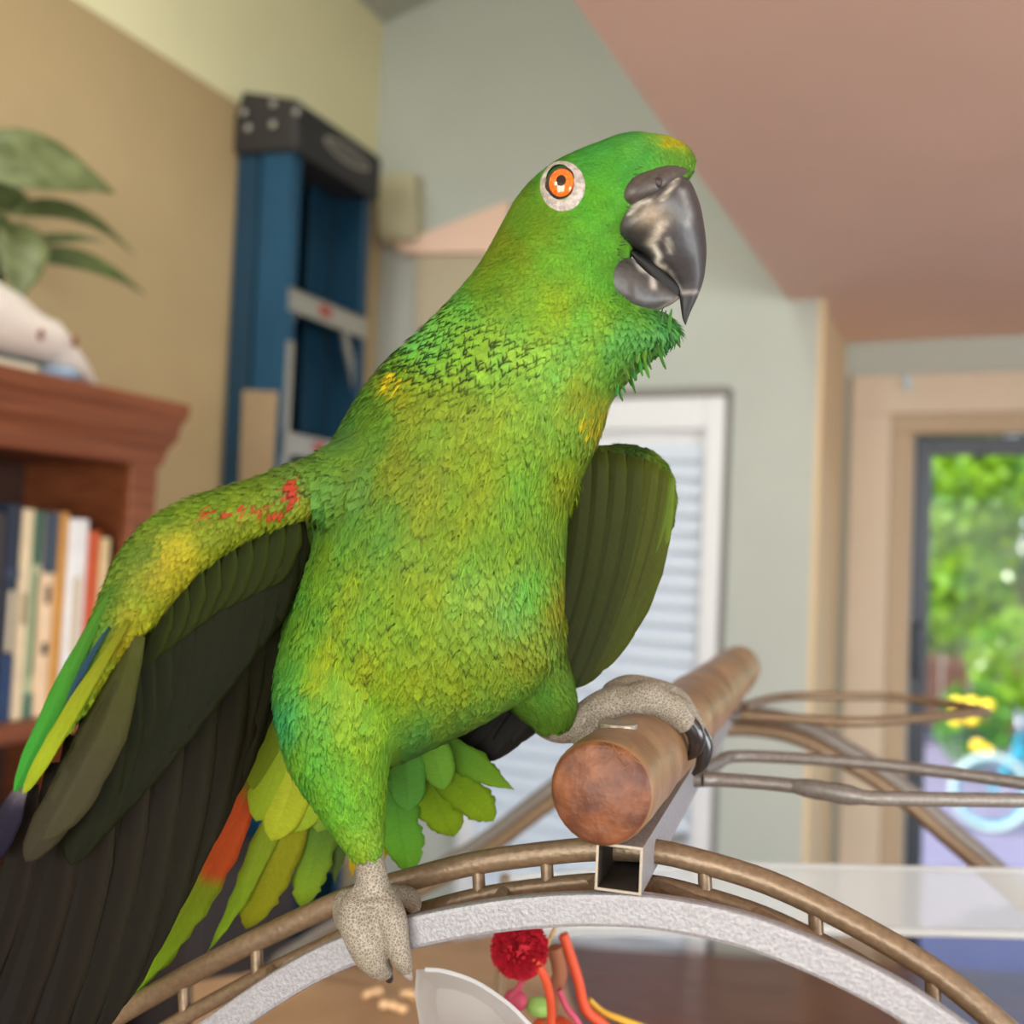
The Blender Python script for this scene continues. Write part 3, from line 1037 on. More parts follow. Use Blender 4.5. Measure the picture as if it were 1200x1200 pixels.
px_m = 0.352 / 1200
front = [(230, 1222), (330, 1154), (400, 1117), (480, 1092), (600, 1070), (730, 1065), (850, 1083), (950, 1118), (1050, 1168), (1130, 1222)]
fa = arch_pts(front, 0.003)
rect_sweep('front_arch', fa, 19.5 * px_m, 0.003, m_silver, cage)
sec = [(60, 1240), (127, 1196), (260, 1122), (400, 1056), (483, 1030), (560, 1011), (640, 1000), (700, 995), (750, 996), (800, 1004), (900, 1034), (1000, 1082), (1100, 1142), (1190, 1216)]
sa_ = arch_pts(sec, 0.032)
MB().tube(sa_, 0.0046, 10).build('rear_arch', m_taupe_shade, cage, True)
inner = [(x + (725 - x) * 0.03, y + 38) for x, y in sec]
ia = arch_pts(inner, 0.03)
MB().tube(ia, 0.0032, 8).build('lower_arch', m_taupe_shade, cage, True)
# short posts between the pair of arches
for (xx) in (215, 300, 560, 640, 825, 955, 1092):
    ya_ = np.interp(xx, [q[0] for q in sec], [q[1] for q in sec])
    yb_ = np.interp(xx + 4, [q[0] for q in inner], [q[1] for q in inner])
    MB().tube([cpl(xx, ya_, 0.032), cpl(xx + 2, yb_, 0.03)], 0.0026, 8).build('strut', m_taupe_shade, cage, True)
# plates that join front arch and rear pair
for i in range(8, len(fa) - 8, 9):
    MB().tube([fa[i], ia[min(i + 8, len(ia) - 1)]], 0.0028, 6).build('spacer', m_taupe_shade, cage, True)
# square ridge tube: hollow, open at the front
hw = 0.0081
rt = MB()
L_ = 0.555
ins = hw - 0.0009


def sq(p, h):
    return [p - CR * h - Z_ * h, p + CR * h - Z_ * h, p + CR * h + Z_ * h, p - CR * h + Z_ * h]


A0, A1, B0, B1 = sq(CO, hw), sq(CO + CA * L_, hw), sq(CO, ins), sq(CO + CA * 0.3, ins)
V = A0 + A1 + B0 + B1
Fq = []
fm = []
for k in range(4):
    k2 = (k + 1) % 4
    Fq.append((k, k2, 4 + k2, 4 + k)); fm.append(0)
    Fq.append((8 + k2, 8 + k, 12 + k, 12 + k2)); fm.append(2)
    Fq.append((k2, k, 8 + k, 8 + k2)); fm.append(1)
Fq.append((4, 5, 6, 7)); fm.append(0)
Fq.append((15, 14, 13, 12)); fm.append(2)
ro = mesh_obj('ridge_tube', V, Fq, m_silver, cage, mats=[m_silver, m_edge, m_hole], fmat=fm)
# far arches
back = [(330, 1125), (420, 1068), (470, 1042), (560, 992), (650, 924), (720, 880), (790, 851), (858, 838), (930, 848), (1000, 884), (1060, 925), (1100, 961), (1180, 1031), (1260, 1110)]
ba = arch_pts(back, L_)
MB().tube(ba, 0.0085, 10).build('far_arch', m_grey2, cage, True)
back2 = [(x + (858 - x) * -0.015, y + 16) for x, y in back]
MB().tube(arch_pts(back2, L_ - 0.03), 0.006, 8).build('far_arch', m_taupe_shade, cage, True)
# rim and legs
rim = [fa[0], fa[-1], ba[-1], ba[0]]
rz = 1.12
rp = [Vector((p.x, p.y, rz)) for p in rim]
for a, b_ in ((rp[0], rp[1]), (rp[1], rp[2]), (rp[2], rp[3]), (rp[3], rp[0])):
    t = (b_ - a).normalized()
    MB().bar(a, b_, t.cross(Z_), Z_, 0.009, 0.009).build('rim', m_taupe_shade, cage, bevel=0.001)
for p in rp:
    MB().bar(Vector((p.x, p.y, 0.008)), Vector((p.x, p.y, rz)), CR, CA, 0.011, 0.011).build('leg', m_taupe_shade, cage, bevel=0.001)
# floor of the play top
tz = 1.205
m_tray = mat('tray_tan', (172, 138, 104), 0.55, rgb2=(150, 116, 84), scale=10)
tl_ = [hitz(225, 1150, tz), hitz(640, 1085, tz), hitz(690, 1235, tz), hitz(225, 1235, tz)]
tray = MB().prism(tl_, (0, 0, -0.006)).build('tray', m_tray, cage, bevel=0.001)
mid_ = (tl_[0] + tl_[1] + tl_[2] + tl_[3]) / 4
MB().bar(Vector((mid_.x, mid_.y, tz - 0.006)), Vector((mid_.x, mid_.y, rz - 0.02)), CR, CA, 0.01, 0.01).build('tray_post', m_taupe_shade, cage)
MB().bar(Vector((rp[0].x, mid_.y, rz - 0.02)), Vector((rp[1].x, mid_.y, rz - 0.02)), CA, Z_, 0.012, 0.006).build('cross_bar', m_taupe_shade, cage)
# clear seed guard panel
m_acr = glass_mat('clear_acrylic', (0.95, 0.96, 0.96), 0.42)
sg = 0.42
pts = [cpl(590, 1030, sg), cpl(860, 1014, sg), cpl(1300, 1023, sg), cpl(1300, 1098, sg), cpl(590, 1098, sg)]
sgp = MB().prism(pts, CA * 0.003).build('seed_guard', m_acr, cage)
m_rim = glass_mat('acrylic_rim', (0.9, 0.92, 0.9), 0.7)
MB().tube([cpl(600, 1085, sg), cpl(860, 1086, sg), cpl(1290, 1098, sg)], 0.003, 8).build('guard_rim', m_rim, sgp, True)
MB().tube([cpl(600, 1028, sg), cpl(860, 1013, sg), cpl(1290, 1022, sg)], 0.0018, 8).build('guard_edge', m_rim, sgp, True)
for xx in (592, 1298):
    p = cpl(xx, 1060, sg)
    MB().tube([cpl(xx, 1025, sg), Vector((p.x, p.y, rz))], 0.004, 8).build('guard_post', m_taupe_shade, cage, True)

# wire loops swung out to the side of the play top
z2 = at(930, 920, 0.5).z
lo2 = [(822, 914), (850, 914), (930, 921), (1010, 934), (1060, 936), (1200, 938), (1262, 939)]
up2 = [(822, 903), (842, 894), (870, 886), (1000, 893), (1100, 904), (1200, 918), (1262, 927)]
p_lo = [hitz(x, y, z2) for x, y in lo2]
p_up = [hitz(x, y, z2) for x, y in up2]
tip2 = (p_lo[-1] + p_up[-1]) / 2 + CR * 0.03
loop2 = catmull(p_lo + [tip2] + p_up[::-1], 6)
MB().tube(loop2, [0.0034] * len(loop2), 8).build('wire_loop', m_grey2, cage, True)
# solder sleeve on the lower wire
MB().tube(catmull(p_lo[2:4], 6), [0.0034, 0.0044, 0.0048, 0.0046, 0.005, 0.0048, 0.0036], 8).build('weld', m_grey2, cage, True)
z1 = at(930, 840, 0.72).z
lo1 = [(868, 838), (930, 842), (1000, 846), (1060, 843), (1145, 835)]
up1 = [(872, 829), (895, 821), (930, 816), (1000, 816), (1060, 818), (1145, 831)]
p1_ = [hitz(x, y, z1) for x, y in lo1]
p2_ = [hitz(x, y, z1) for x, y in up1]
loop1 = catmull(p1_ + p2_[::-1], 6)
MB().tube(loop1, 0.0036, 8).build('wire_loop', m_taupe_shade, cage, True)
# posts that carry the loops on the ridge
for q, z in ((p_lo[0], z2), (p1_[0], z1)):
    s = (q - CO).dot(CA)
    base = CO + CA * s
    MB().tube([base, base + (q - base) * 0.5, q], 0.0036, 8).build('loop_stay', m_grey2, cage, True)

# ------------------------------------------------------------------ wooden perch lying on the ridge
def wood_round(name):
    m = mat(name, (152, 118, 84), 0.4, rgb2=(118, 86, 58), scale=40, stretch=(1, 1, 1), bump=0.35, bscale=120)
    return m


m_perch = wood_round('perch_wood')
m_pend = mat('perch_end_grain', (122, 72, 42), 0.55, rgb2=(82, 43, 26), scale=110, bump=0.6, bscale=160)
PR = 0.0183
P0 = at(704, 929, 0.352)
P1 = at(866, 782, 0.86)
# keep it resting on the ridge
pt = (P1 - P0).normalized()
perch = empty('perch', P0, 'thick round wooden dowel perch lying along the cage ridge', 'perch')
pu = pt.cross(Z_).normalized()
pw = pu.cross(pt)
V, Fq, fm = [], [], []
ns, nk = 44, 32
rings = [(-0.0015, 0.0), (-0.0015, 0.86), (0.0, 0.96), (0.0025, 1.0)]
Lp = (P1 - P0).length
for i in range(ns):
    rings.append((0.004 + (Lp - 0.008) * i / (ns - 1), 1 + 0.02 * math.sin(i * 0.7) + 0.012 * math.sin(i * 1.9)))
rings += [(Lp - 0.002, 0.95), (Lp, 0.84), (Lp, 0.0)]
for (l, k) in rings:
    for j in range(nk):
        a = 2 * math.pi * j / nk
        wob = 1 + 0.012 * math.sin(3 * a + l * 30)
        V.append(P0 + pt * l + (pu * math.cos(a) + pw * math.sin(a)) * (PR * max(k, 0.001) * wob))
for i in range(len(rings) - 1):
    for j in range(nk):
        Fq.append((i * nk + j, i * nk + (j + 1) % nk, (i + 1) * nk + (j + 1) % nk, (i + 1) * nk + j))
        fm.append(1 if i < 2 or i >= len(rings) - 2 else 0)
po = mesh_obj('dowel', V, Fq, m_perch, perch, True, mats=[m_perch, m_pend], fmat=fm)
recalc(po)
# frayed wood fibres on the cut end
fb_ = MB()
for k in range(16):
    a = math.radians(60 + 75 * random.random())
    rr = PR * (0.72 + 0.3 * random.random())
    p = P0 - pt * 0.002 + (pu * math.cos(a) * -1 + pw * math.sin(a)) * rr
    d = Vector((random.uniform(-1, 1), random.uniform(-1, 1), random.uniform(-1, 1))).normalized() * 0.0028
    fb_.tube([p - d, p - pt * 0.001, p + d * 0.8], [0.0001, 0.0002, 0.0001], 4)
o = fb_.build('wood_fibres', mat('fibre', (128, 88, 58), 0.8), perch)
o['kind'] = 'stuff'
# metal washer on top
wq = P0 + pt * 0.035 + pw * (PR * 0.93) - pu * 0.002
wn = (pw * 1.0).normalized()
wv = []
for k in range(18):
    a = 2 * math.pi * k / 18
    wv.append(wq + pu * (0.0075 * math.cos(a)) + pt * (0.0075 * math.sin(a)))
wsh = MB().prism(wv, wn * 0.0022).build('washer', m_edge, perch, bevel=0.0005)

# bolts that hold the dowel on the ridge tube
for l_ in (0.12, 0.30, 0.46):
    p_ = P0 + pt * l_
    s_ = (p_ - CO).dot(CA)
    q_ = CO + CA * s_ + Z_ * (hw - 0.001)
    MB().tube([q_, p_ - pw * (PR * 0.5)], 0.004, 10).build('bolt', m_grey2, perch, True)

# ------------------------------------------------------------------ toy with red pompom
toy = empty('bird_toy', at(612, 1160, 0.50), 'bird toy with a red pompom and orange strings hanging in the cage', 'bird toy')
m_red = mat('red_yarn', (184, 12, 38), 0.8, var=0.2, scale=300)
m_or = mat('orange_cord', (196, 70, 34), 0.6)
m_pk = mat('pink_cord', (180, 64, 90), 0.6)
m_gn = mat('green_bead', (140, 180, 90), 0.5)
m_ye = mat('yellow_cord', (200, 150, 40), 0.6)
pc = at(609, 1112, 0.47)
vs, fs = [], []
rr0 = 34 * 0.47 / 1200
for k in range(1600):
    d = Vector(rng.normal(size=3)).normalized()
    s = d.orthogonal().normalized() * 0.0007
    e = pc + d * rr0 * (0.9 + 0.14 * random.random())
    n = len(vs)
    t_ = d.cross(s)
    vs += [pc + d * rr0 * 0.5 + s, pc + d * rr0 * 0.5 - s, e - s * 0.8, e + s * 0.8, pc + d * rr0 * 0.5 + t_, pc + d * rr0 * 0.5 - t_, e - t_ * 0.8, e + t_ * 0.8]
    fs += [(n, n + 1, n + 2, n + 3), (n + 4, n + 5, n + 6, n + 7)]
pom = mesh_obj('pompom', vs, fs, m_red, toy)
MB().ell(pc, (rr0 * 0.8,) * 3, 16, 10).build('pompom_core', m_red, pom, True)


def cord(pxs, d0, d1, r, m):
    n = len(pxs)
    P = [at(x, y, d0 + (d1 - d0) * i / (n - 1)) for i, (x, y) in enumerate(pxs)]
    return MB().tube(catmull(P, 6), r, 8).build('cord', m, toy, True)


cord([(622, 1122), (636, 1140), (644, 1165), (646, 1190), (644, 1225)], 0.462, 0.47, 0.0021, m_or)
cord([(660, 1095), (668, 1118), (678, 1150), (686, 1182), (704, 1198), (730, 1222)], 0.5, 0.5, 0.0026, m_or)
cord([(612, 1150), (606, 1160), (598, 1168)], 0.48, 0.48, 0.0016, m_pk)
cord([(655, 1160), (664, 1180), (676, 1196), (690, 1222)], 0.49, 0.49, 0.0016, m_pk)
cord([(690, 1172), (706, 1186), (726, 1194), (760, 1206)], 0.51, 0.51, 0.0018, m_ye)
cord([(650, 1050), (652, 1080), (640, 1110)], 0.49, 0.5, 0.001, mat('tan_string', (196, 160, 110), 0.8))
cord([(650, 1110), (656, 1140), (648, 1170), (640, 1215)], 0.5, 0.5, 0.004, mat('brown_knot', (140, 84, 56), 0.8))
MB().ell(at(604, 1172, 0.485), (0.006, 0.005, 0.005)).build('bead', m_pk, toy, True)
MB().ell(at(632, 1180, 0.485), (0.007, 0.005, 0.0045)).build('bead', m_gn, toy, True)
tb_ = at(650, 1210, 0.5)
MB().ell(tb_, (0.012, 0.01, 0.008)).build('knot', m_or, toy, True)

# translucent plastic scoop
m_cup = glass_mat('milky_plastic', (0.9, 0.9, 0.9), 0.6)
cupr = MB()
cu = [(488, 1136), (498, 1136), (520, 1138), (556, 1150), (590, 1172), (612, 1192), (628, 1215), (600, 1240), (520, 1240), (494, 1215), (486, 1165)]
V = []
nq = len(cu)
for lay, (dd, k) in enumerate(((0.43, 1.0), (0.455, 0.93), (0.475, 0.6))):
    for (x, y_) in cu:
        V.append(at(548 + (x - 548) * k, 1192 + (y_ - 1192) * k, dd))
Fq = []
for l in range(2):
    for k in range(nq):
        Fq.append((l * nq + k, l * nq + (k + 1) % nq, (l + 1) * nq + (k + 1) % nq, (l + 1) * nq + k))
Fq.append(tuple(range(2 * nq, 3 * nq)))
cup = empty('plastic_cup', at(548, 1200, 0.45), 'milky translucent plastic cup by the parrot foot under the arch', 'cup')
cupr.add(V, Fq)
co = cupr.build('bowl', m_cup, cup, True)
MB().tube(catmull([at(x, y_, 0.4298) for x, y_ in cu[1:8]], 4), 0.0009, 6).build('lip', m_rim, cup, True)

# bits of food on the tray
m_nut = mat('nut_shell', (212, 172, 128), 0.8, var=0.15, scale=200, bump=0.5, bscale=400)
for i, (x, y_, lab, l, ang) in enumerate(((437, 1170, 'long pale nut shell lying on the tan tray', 0.011, 1.2), (460, 1187, 'curved yellowish nut shell piece at the tray front', 0.012, 0.1), (478, 1172, 'small tan nut piece next to the plastic cup', 0.006, 0.5))):
    p = hitz(x, y_, tz)
    d = CR * math.cos(ang) + CA * math.sin(ang)
    pts = [p + d * (l * (t - 0.5) * 2) + Z_ * (0.0045 + 0.001 * math.sin(t * 6)) + CA * (0.003 * math.sin(t * 3)) for t in (0, 0.2, 0.4, 0.6, 0.8, 1)]
    tag(MB().tube(catmull(pts, 3), [0.002 + 0.0022 * abs(math.sin(k * 0.62 + 0.3)) for k in range(16)], 8).build('nut_shell', m_nut, None, True), lab, 'nut shell')

# ------------------------------------------------------------------ the parrot
from mathutils.bvhtree import BVHTree
D0 = 0.36
PXM = D0 / 1200.0       # metres per photo pixel at the parrot


def B(x, y, z=0.0):
    return at(x, y, D0 * (1 + z / 1200.0))


def zof(p):
    return ((p - CAM).dot(Fv) / D0 - 1) * 1200


parrot = empty('parrot', B(470, 1060, 60), 'green parrot with orange eye and half-open wings standing on the cage', 'parrot')


def loft(mb, secs, n=24):
    """closed loft; each section = (left px, right px, z centre, z half thickness)"""
    V = []
    for (lx_, ly_), (rx_, ry_), zc_, t_ in secs:
        for k in range(n):
            a = 2 * math.pi * k / n
            c_, s_ = math.cos(a), math.sin(a)
            x = (lx_ + rx_) / 2 + (rx_ - lx_) / 2 * c_
            y = (ly_ + ry_) / 2 + (ry_ - ly_) / 2 * c_
            V.append(B(x, y, zc_ + t_ * s_))
    m = len(secs)
    Fq = [tuple(range(n)), tuple(range(m * n - 1, (m - 1) * n - 1, -1))]
    for i in range(m - 1):
        for k in range(n):
            Fq.append((i * n + k, (i + 1) * n + k, (i + 1) * n + (k + 1) % n, i * n + (k + 1) % n))
    mb.add(V, Fq)


def limb(mb, pts, n=14, sub=5):
    """round limb through (x, y, z, radius px)"""
    C4 = catmull([Vector((p[0], p[1], p[2])) for p in pts], sub)
    rr = catmull([Vector((p[3], 0, 0)) for p in pts], sub)
    mb.tube([B(*c_) for c_ in C4], [max(0.5, r.x) * PXM * (1 + c_.z / 1200) for r, c_ in zip(rr, C4)], n)


def dense(secs, k=4):
    """smooth in-between sections"""
    A = [Vector((s[0][0], s[0][1], s[2])) for s in secs]
    Bq = [Vector((s[1][0], s[1][1], s[3])) for s in secs]
    A, Bq = catmull(A, k), catmull(Bq, k)
    return [((a.x, a.y), (b_.x, b_.y), a.z, max(0.6, b_.z)) for a, b_ in zip(A, Bq)]


def remeshed(mb, voxel, smooth_it=6, fac=0.5):
    me = bpy.data.meshes.new('tmp')
    me.from_pydata([tuple(v) for v in mb.v], [], mb.f)
    o = bpy.data.objects.new('tmp', me)
    COL.objects.link(o)
    recalc(o)
    r = o.modifiers.new('r', 'REMESH')
    r.mode = 'VOXEL'
    r.voxel_size = voxel
    s_ = o.modifiers.new('s', 'SMOOTH')
    s_.iterations = smooth_it
    s_.factor = fac
    dg = bpy.context.evaluated_depsgraph_get()
    out = bpy.data.meshes.new_from_object(o.evaluated_get(dg))
    bpy.data.objects.remove(o)
    bpy.data.meshes.remove(me)
    n = len(out.vertices)
    V = np.empty(n * 3)
    out.vertices.foreach_get('co', V)
    V = V.reshape(-1, 3)
    N = np.empty(n * 3)
    out.vertices.foreach_get('normal', N)
    N = N.reshape(-1, 3)
    out.calc_loop_triangles()
    T = np.empty(len(out.loop_triangles) * 3, int)
    out.loop_triangles.foreach_get('vertices', T)
    T = T.reshape(-1, 3)
    return out, V, N, T


def part_from(me, name, m, parent):
    o = bpy.data.objects.new(name, me)
    me.name = name
    me.materials.clear()
    me.materials.append(m)
    me.polygons.foreach_set('use_smooth', [True] * len(me.polygons))
    return link(o, parent)


# projected pixel coordinates, vectorised
nR, nU, nF, nC = (np.array(q) for q in (Rv, Uv, Fv, CAM))


def projn(P):
    q = P - nC
    d = q @ nF
    return np.stack([600 + FPX * (q @ nR) / d, 600 - FPX * (q @ nU) / d, (d / D0 - 1) * 1200], 1)


def idw(ctrl, xy, p=3.0, eps=60.0):
    C_ = np.array([c_[:2] for c_ in ctrl], float)
    Vv = np.array([c_[2:] for c_ in ctrl], float)
    d = ((xy[:, None, :] - C_[None]) ** 2).sum(2) + eps
    w_ = d ** (-p / 2)
    return (w_[:, :, None] * Vv[None]).sum(1) / w_.sum(1)[:, None]


def lin_np(c_):
    c_ = np.clip(np.asarray(c_, float) / 255, 0, 1)
    return np.where(c_ <= 0.04045, c_ / 12.92, ((c_ + 0.055) / 1.055) ** 2.4)


def feather_material(name, rough=0.55, transl=0.12, streak=0.25, bump=0.35, freq=(26, 5), soft=0.0, spec=0.22):
    m = bpy.data.materials.new(name)
    m.use_nodes = True
    nt = m.node_tree
    b = nt.nodes['Principled BSDF']
    b.inputs['Roughness'].default_value = rough
    b.inputs['Specular IOR Level'].default_value = spec
    b.inputs['Sheen Weight'].default_value = 0.0
    a = nt.nodes.new('ShaderNodeAttribute')
    a.attribute_name = 'Col'
    u = nt.nodes.new('ShaderNodeAttribute')
    u.attribute_name = 'fuv'
    n = nt.nodes.new('ShaderNodeTexNoise')
    n.inputs['Scale'].default_value = 1.0
    n.inputs['Detail'].default_value = 2
    mp = nt.nodes.new('ShaderNodeMapping')
    mp.inputs['Scale'].default_value = (freq[0], freq[1], 1)
    nt.links.new(u.outputs['Vector'], mp.inputs['Vector'])
    nt.links.new(mp.outputs['Vector'], n.inputs['Vector'])
    r = nt.nodes.new('ShaderNodeMapRange')
    r.inputs['From Min'].default_value = 0.3
    r.inputs['From Max'].default_value = 0.7
    r.inputs['To Min'].default_value = 1 - streak
    r.inputs['To Max'].default_value = 1 + streak
    nt.links.new(n.outputs['Fac'], r.inputs['Value'])
    mul = nt.nodes.new('ShaderNodeVectorMath')
    mul.operation = 'SCALE'
    nt.links.new(a.outputs['Color'], mul.inputs[0])
    nt.links.new(r.outputs['Result'], mul.inputs['Scale'])
    nt.links.new(mul.outputs['Vector'], b.inputs['Base Color'])
    bp = nt.nodes.new('ShaderNodeBump')
    bp.inputs['Strength'].default_value = bump
    bp.inputs['Distance'].default_value = 0.0004
    nt.links.new(n.outputs['Fac'], bp.inputs['Height'])
    if soft:
        # vanes interlock: the shading follows the coat as a whole more than the single vane
        ba_ = nt.nodes.new('ShaderNodeAttribute')
        ba_.attribute_name = 'coat_n'
        ge = nt.nodes.new('ShaderNodeNewGeometry')
        mxn = nt.nodes.new('ShaderNodeMix')
        mxn.data_type = 'VECTOR'
        mxn.inputs[0].default_value = soft
        nt.links.new(ge.outputs['Normal'], mxn.inputs[4])
        nt.links.new(ba_.outputs['Vector'], mxn.inputs[5])
        nrmz = nt.nodes.new('ShaderNodeVectorMath')
        nrmz.operation = 'NORMALIZE'
        nt.links.new(mxn.outputs[1], nrmz.inputs[0])
        nt.links.new(nrmz.outputs['Vector'], bp.inputs['Normal'])
    nt.links.new(bp.outputs['Normal'], b.inputs['Normal'])
    if transl:
        tl = nt.nodes.new('ShaderNodeBsdfTranslucent')
        nt.links.new(mul.outputs['Vector'], tl.inputs['Color'])
        mx = nt.nodes.new('ShaderNodeMixShader')
        mx.inputs[0].default_value = transl
        nt.links.new(b.outputs[0], mx.inputs[1])
        nt.links.new(tl.outputs[0], mx.inputs[2])
        nt.links.new(mx.outputs[0], nt.nodes['Material Output'].inputs['Surface'])
    return m


m_feath = feather_material('contour_feathers', 0.6, 0.1, 0.3, 0.5, (22, 6), 0.72)
m_flight = feather_material('flight_feathers', 0.6, 0.05, 0.2, 0.3, (60, 3), 0.0, 0.12)
m_under = mat('plumage_base', (78, 112, 22), 0.8, var=0.15, scale=60)


def attach_attrs(me, col, fuv):
    ca = me.color_attributes.new('Col', 'FLOAT_COLOR', 'POINT')
    ca.data.foreach_set('color', np.concatenate([col, np.ones((len(col), 1))], 1).ravel())
    fa_ = me.attributes.new('fuv', 'FLOAT_VECTOR', 'POINT')
    fa_.data.foreach_set('vector', fuv.ravel())


ROWS = np.array([0.0, 0.22, 0.45, 0.66, 0.83, 0.94, 1.0])
KS = np.array([-1.0, -0.5, 0.0, 0.5, 1.0])


def plumage(name, V, N, T, parent, flow, size_fn, color_fn, mask_fn, spacing=0.36, cand=90000, lift=0.10, wid=0.24, seed=1, jag=0.12, angv=0.10):
    g = np.random.default_rng(seed)
    a, b_, c_ = V[T[:, 0]], V[T[:, 1]], V[T[:, 2]]
    cr = np.cross(b_ - a, c_ - a)
    ar = np.linalg.norm(cr, axis=1) * 0.5
    cen = (a + b_ + c_) / 3
    pxc = projn(cen)
    L = size_fn(pxc)
    wgt = ar / (L * spacing) ** 2
    n = min(cand, int(wgt.sum() * 2.6))
    idx = g.choice(len(T), n, p=wgt / wgt.sum())
    r1, r2 = np.sqrt(g.random(n)), g.random(n)
    P = a[idx] * (1 - r1)[:, None] + b_[idx] * (r1 * (1 - r2))[:, None] + c_[idx] * (r1 * r2)[:, None]
    Nn = N[T[idx, 0]] * (1 - r1)[:, None] + N[T[idx, 1]] * (r1 * (1 - r2))[:, None] + N[T[idx, 2]] * (r1 * r2)[:, None]
    Nn /= np.linalg.norm(Nn, axis=1)[:, None]
    px = projn(P)
    keep = mask_fn(px, Nn)
    P, Nn, px = P[keep], Nn[keep], px[keep]
    L = size_fn(px)
    # dart throwing
    grid = {}
    ok = []
    cs = float(L.max() * spacing)
    rad = L * spacing
    key = np.floor(P / cs).astype(int)
    for i in range(len(P)):
        kx, ky, kz = key[i]
        good = True
        ri = rad[i]
        for dx in (-1, 0, 1):
            for dy in (-1, 0, 1):
                for dz in (-1, 0, 1):
                    for j in grid.get((kx + dx, ky + dy, kz + dz), ()):
                        d = P[i] - P[j]
                        if d[0] * d[0] + d[1] * d[1] + d[2] * d[2] < ri * rad[j]:
                            good = False
                            break
                    if not good:
                        break
                if not good:
                    break
            if not good:
                break
        if good:
            grid.setdefault((kx, ky, kz), []).append(i)
            ok.append(i)
    P, Nn, px, L = P[ok], Nn[ok], px[ok], L[ok]
    m = len(P)
    f2 = flow(px)
    t = f2[:, 0:1] * nR - f2[:, 1:2] * nU + (f2[:, 2:3] * nF if f2.shape[1] > 2 else 0)
    t -= Nn * (t * Nn).sum(1)[:, None]
    t /= np.linalg.norm(t, axis=1)[:, None] + 1e-9
    bb_ = np.cross(Nn, t)
    ang = g.normal(0, angv, m)[:, None]
    t, bb_ = t * np.cos(ang) + bb_ * np.sin(ang), bb_ * np.cos(ang) - t * np.sin(ang)
    L = L * g.uniform(0.8, 1.2, m)
    lf = lift * g.uniform(0.4, 1.5, m)
    roll = g.normal(0, 0.06, m)
    prof = np.array([0.35, 0.78, 1.0, 0.9, 0.62, 0.36, 0.1])
    nr, nk = len(ROWS), len(KS)
    VV = np.empty((m, nr, nk, 3))
    FU = np.empty((m, nr, nk, 3))
    jit = 1 + g.uniform(-jag, jag, (m, nr, nk))
    tipj = g.uniform(-0.07, 0.05, (m, nk))
    rnd = g.random(m) * 50
    for i, s in enumerate(ROWS):
        for k, kk in enumerate(KS):
            ln = L * (s - 0.18 - 0.16 * abs(kk) * (s > 0.7) + tipj[:, k] * (s > 0.8))
            wv_ = L * wid * prof[i] * kk * jit[:, i, k]
            up = L * (lf * s * s * 1.0 + 0.03 - 0.04 * kk * kk * prof[i] + roll * kk * prof[i] * wid - 0.10 * (1 - s) ** 2)
            VV[:, i, k] = P + t * ln[:, None] + bb_ * wv_[:, None] + Nn * up[:, None]
            FU[:, i, k, 0] = s - 0.45 * abs(kk)
            FU[:, i, k, 1] = kk * 0.5
            FU[:, i, k, 2] = rnd
    base, tip = color_fn(px, g)       # linear colours: body of the feather and its tip edge
    cc = np.empty((m, nr, nk, 3))
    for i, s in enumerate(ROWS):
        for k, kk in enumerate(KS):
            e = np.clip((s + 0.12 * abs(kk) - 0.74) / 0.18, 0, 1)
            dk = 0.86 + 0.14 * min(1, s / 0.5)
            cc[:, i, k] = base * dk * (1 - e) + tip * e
    q = []
    for i in range(nr - 1):
        for k in range(nk - 1):
            o_ = i * nk + k
            q.append((o_, o_ + 1, o_ + nk + 1, o_ + nk))
    q = np.array(q)
    Fq = (q[None] + (np.arange(m) * nr * nk)[:, None, None]).reshape(-1, 4)
    me = bpy.data.meshes.new(name)
    VV = VV.reshape(-1, 3)
    me.vertices.add(len(VV))
    me.vertices.foreach_set('co', VV.ravel())
    me.loops.add(Fq.size)
    me.loops.foreach_set('vertex_index', Fq.ravel())
    me.polygons.add(len(Fq))
    me.polygons.foreach_set('loop_start', np.arange(0, Fq.size, 4))
    me.update(calc_edges=True)
    me.polygons.foreach_set('use_smooth', [True] * len(Fq))
    ca_ = me.attributes.new('coat_n', 'FLOAT_VECTOR', 'POINT')
    ca_.data.foreach_set('vector', np.repeat(Nn, nr * nk, axis=0).ravel())
    attach_attrs(me, np.clip(cc.reshape(-1, 3), 0, 1), FU.reshape(-1, 3))
    me.materials.append(m_feath)
    o = bpy.data.objects.new(name, me)
    link(o, parent)
    o['kind'] = 'stuff'
    return o, m


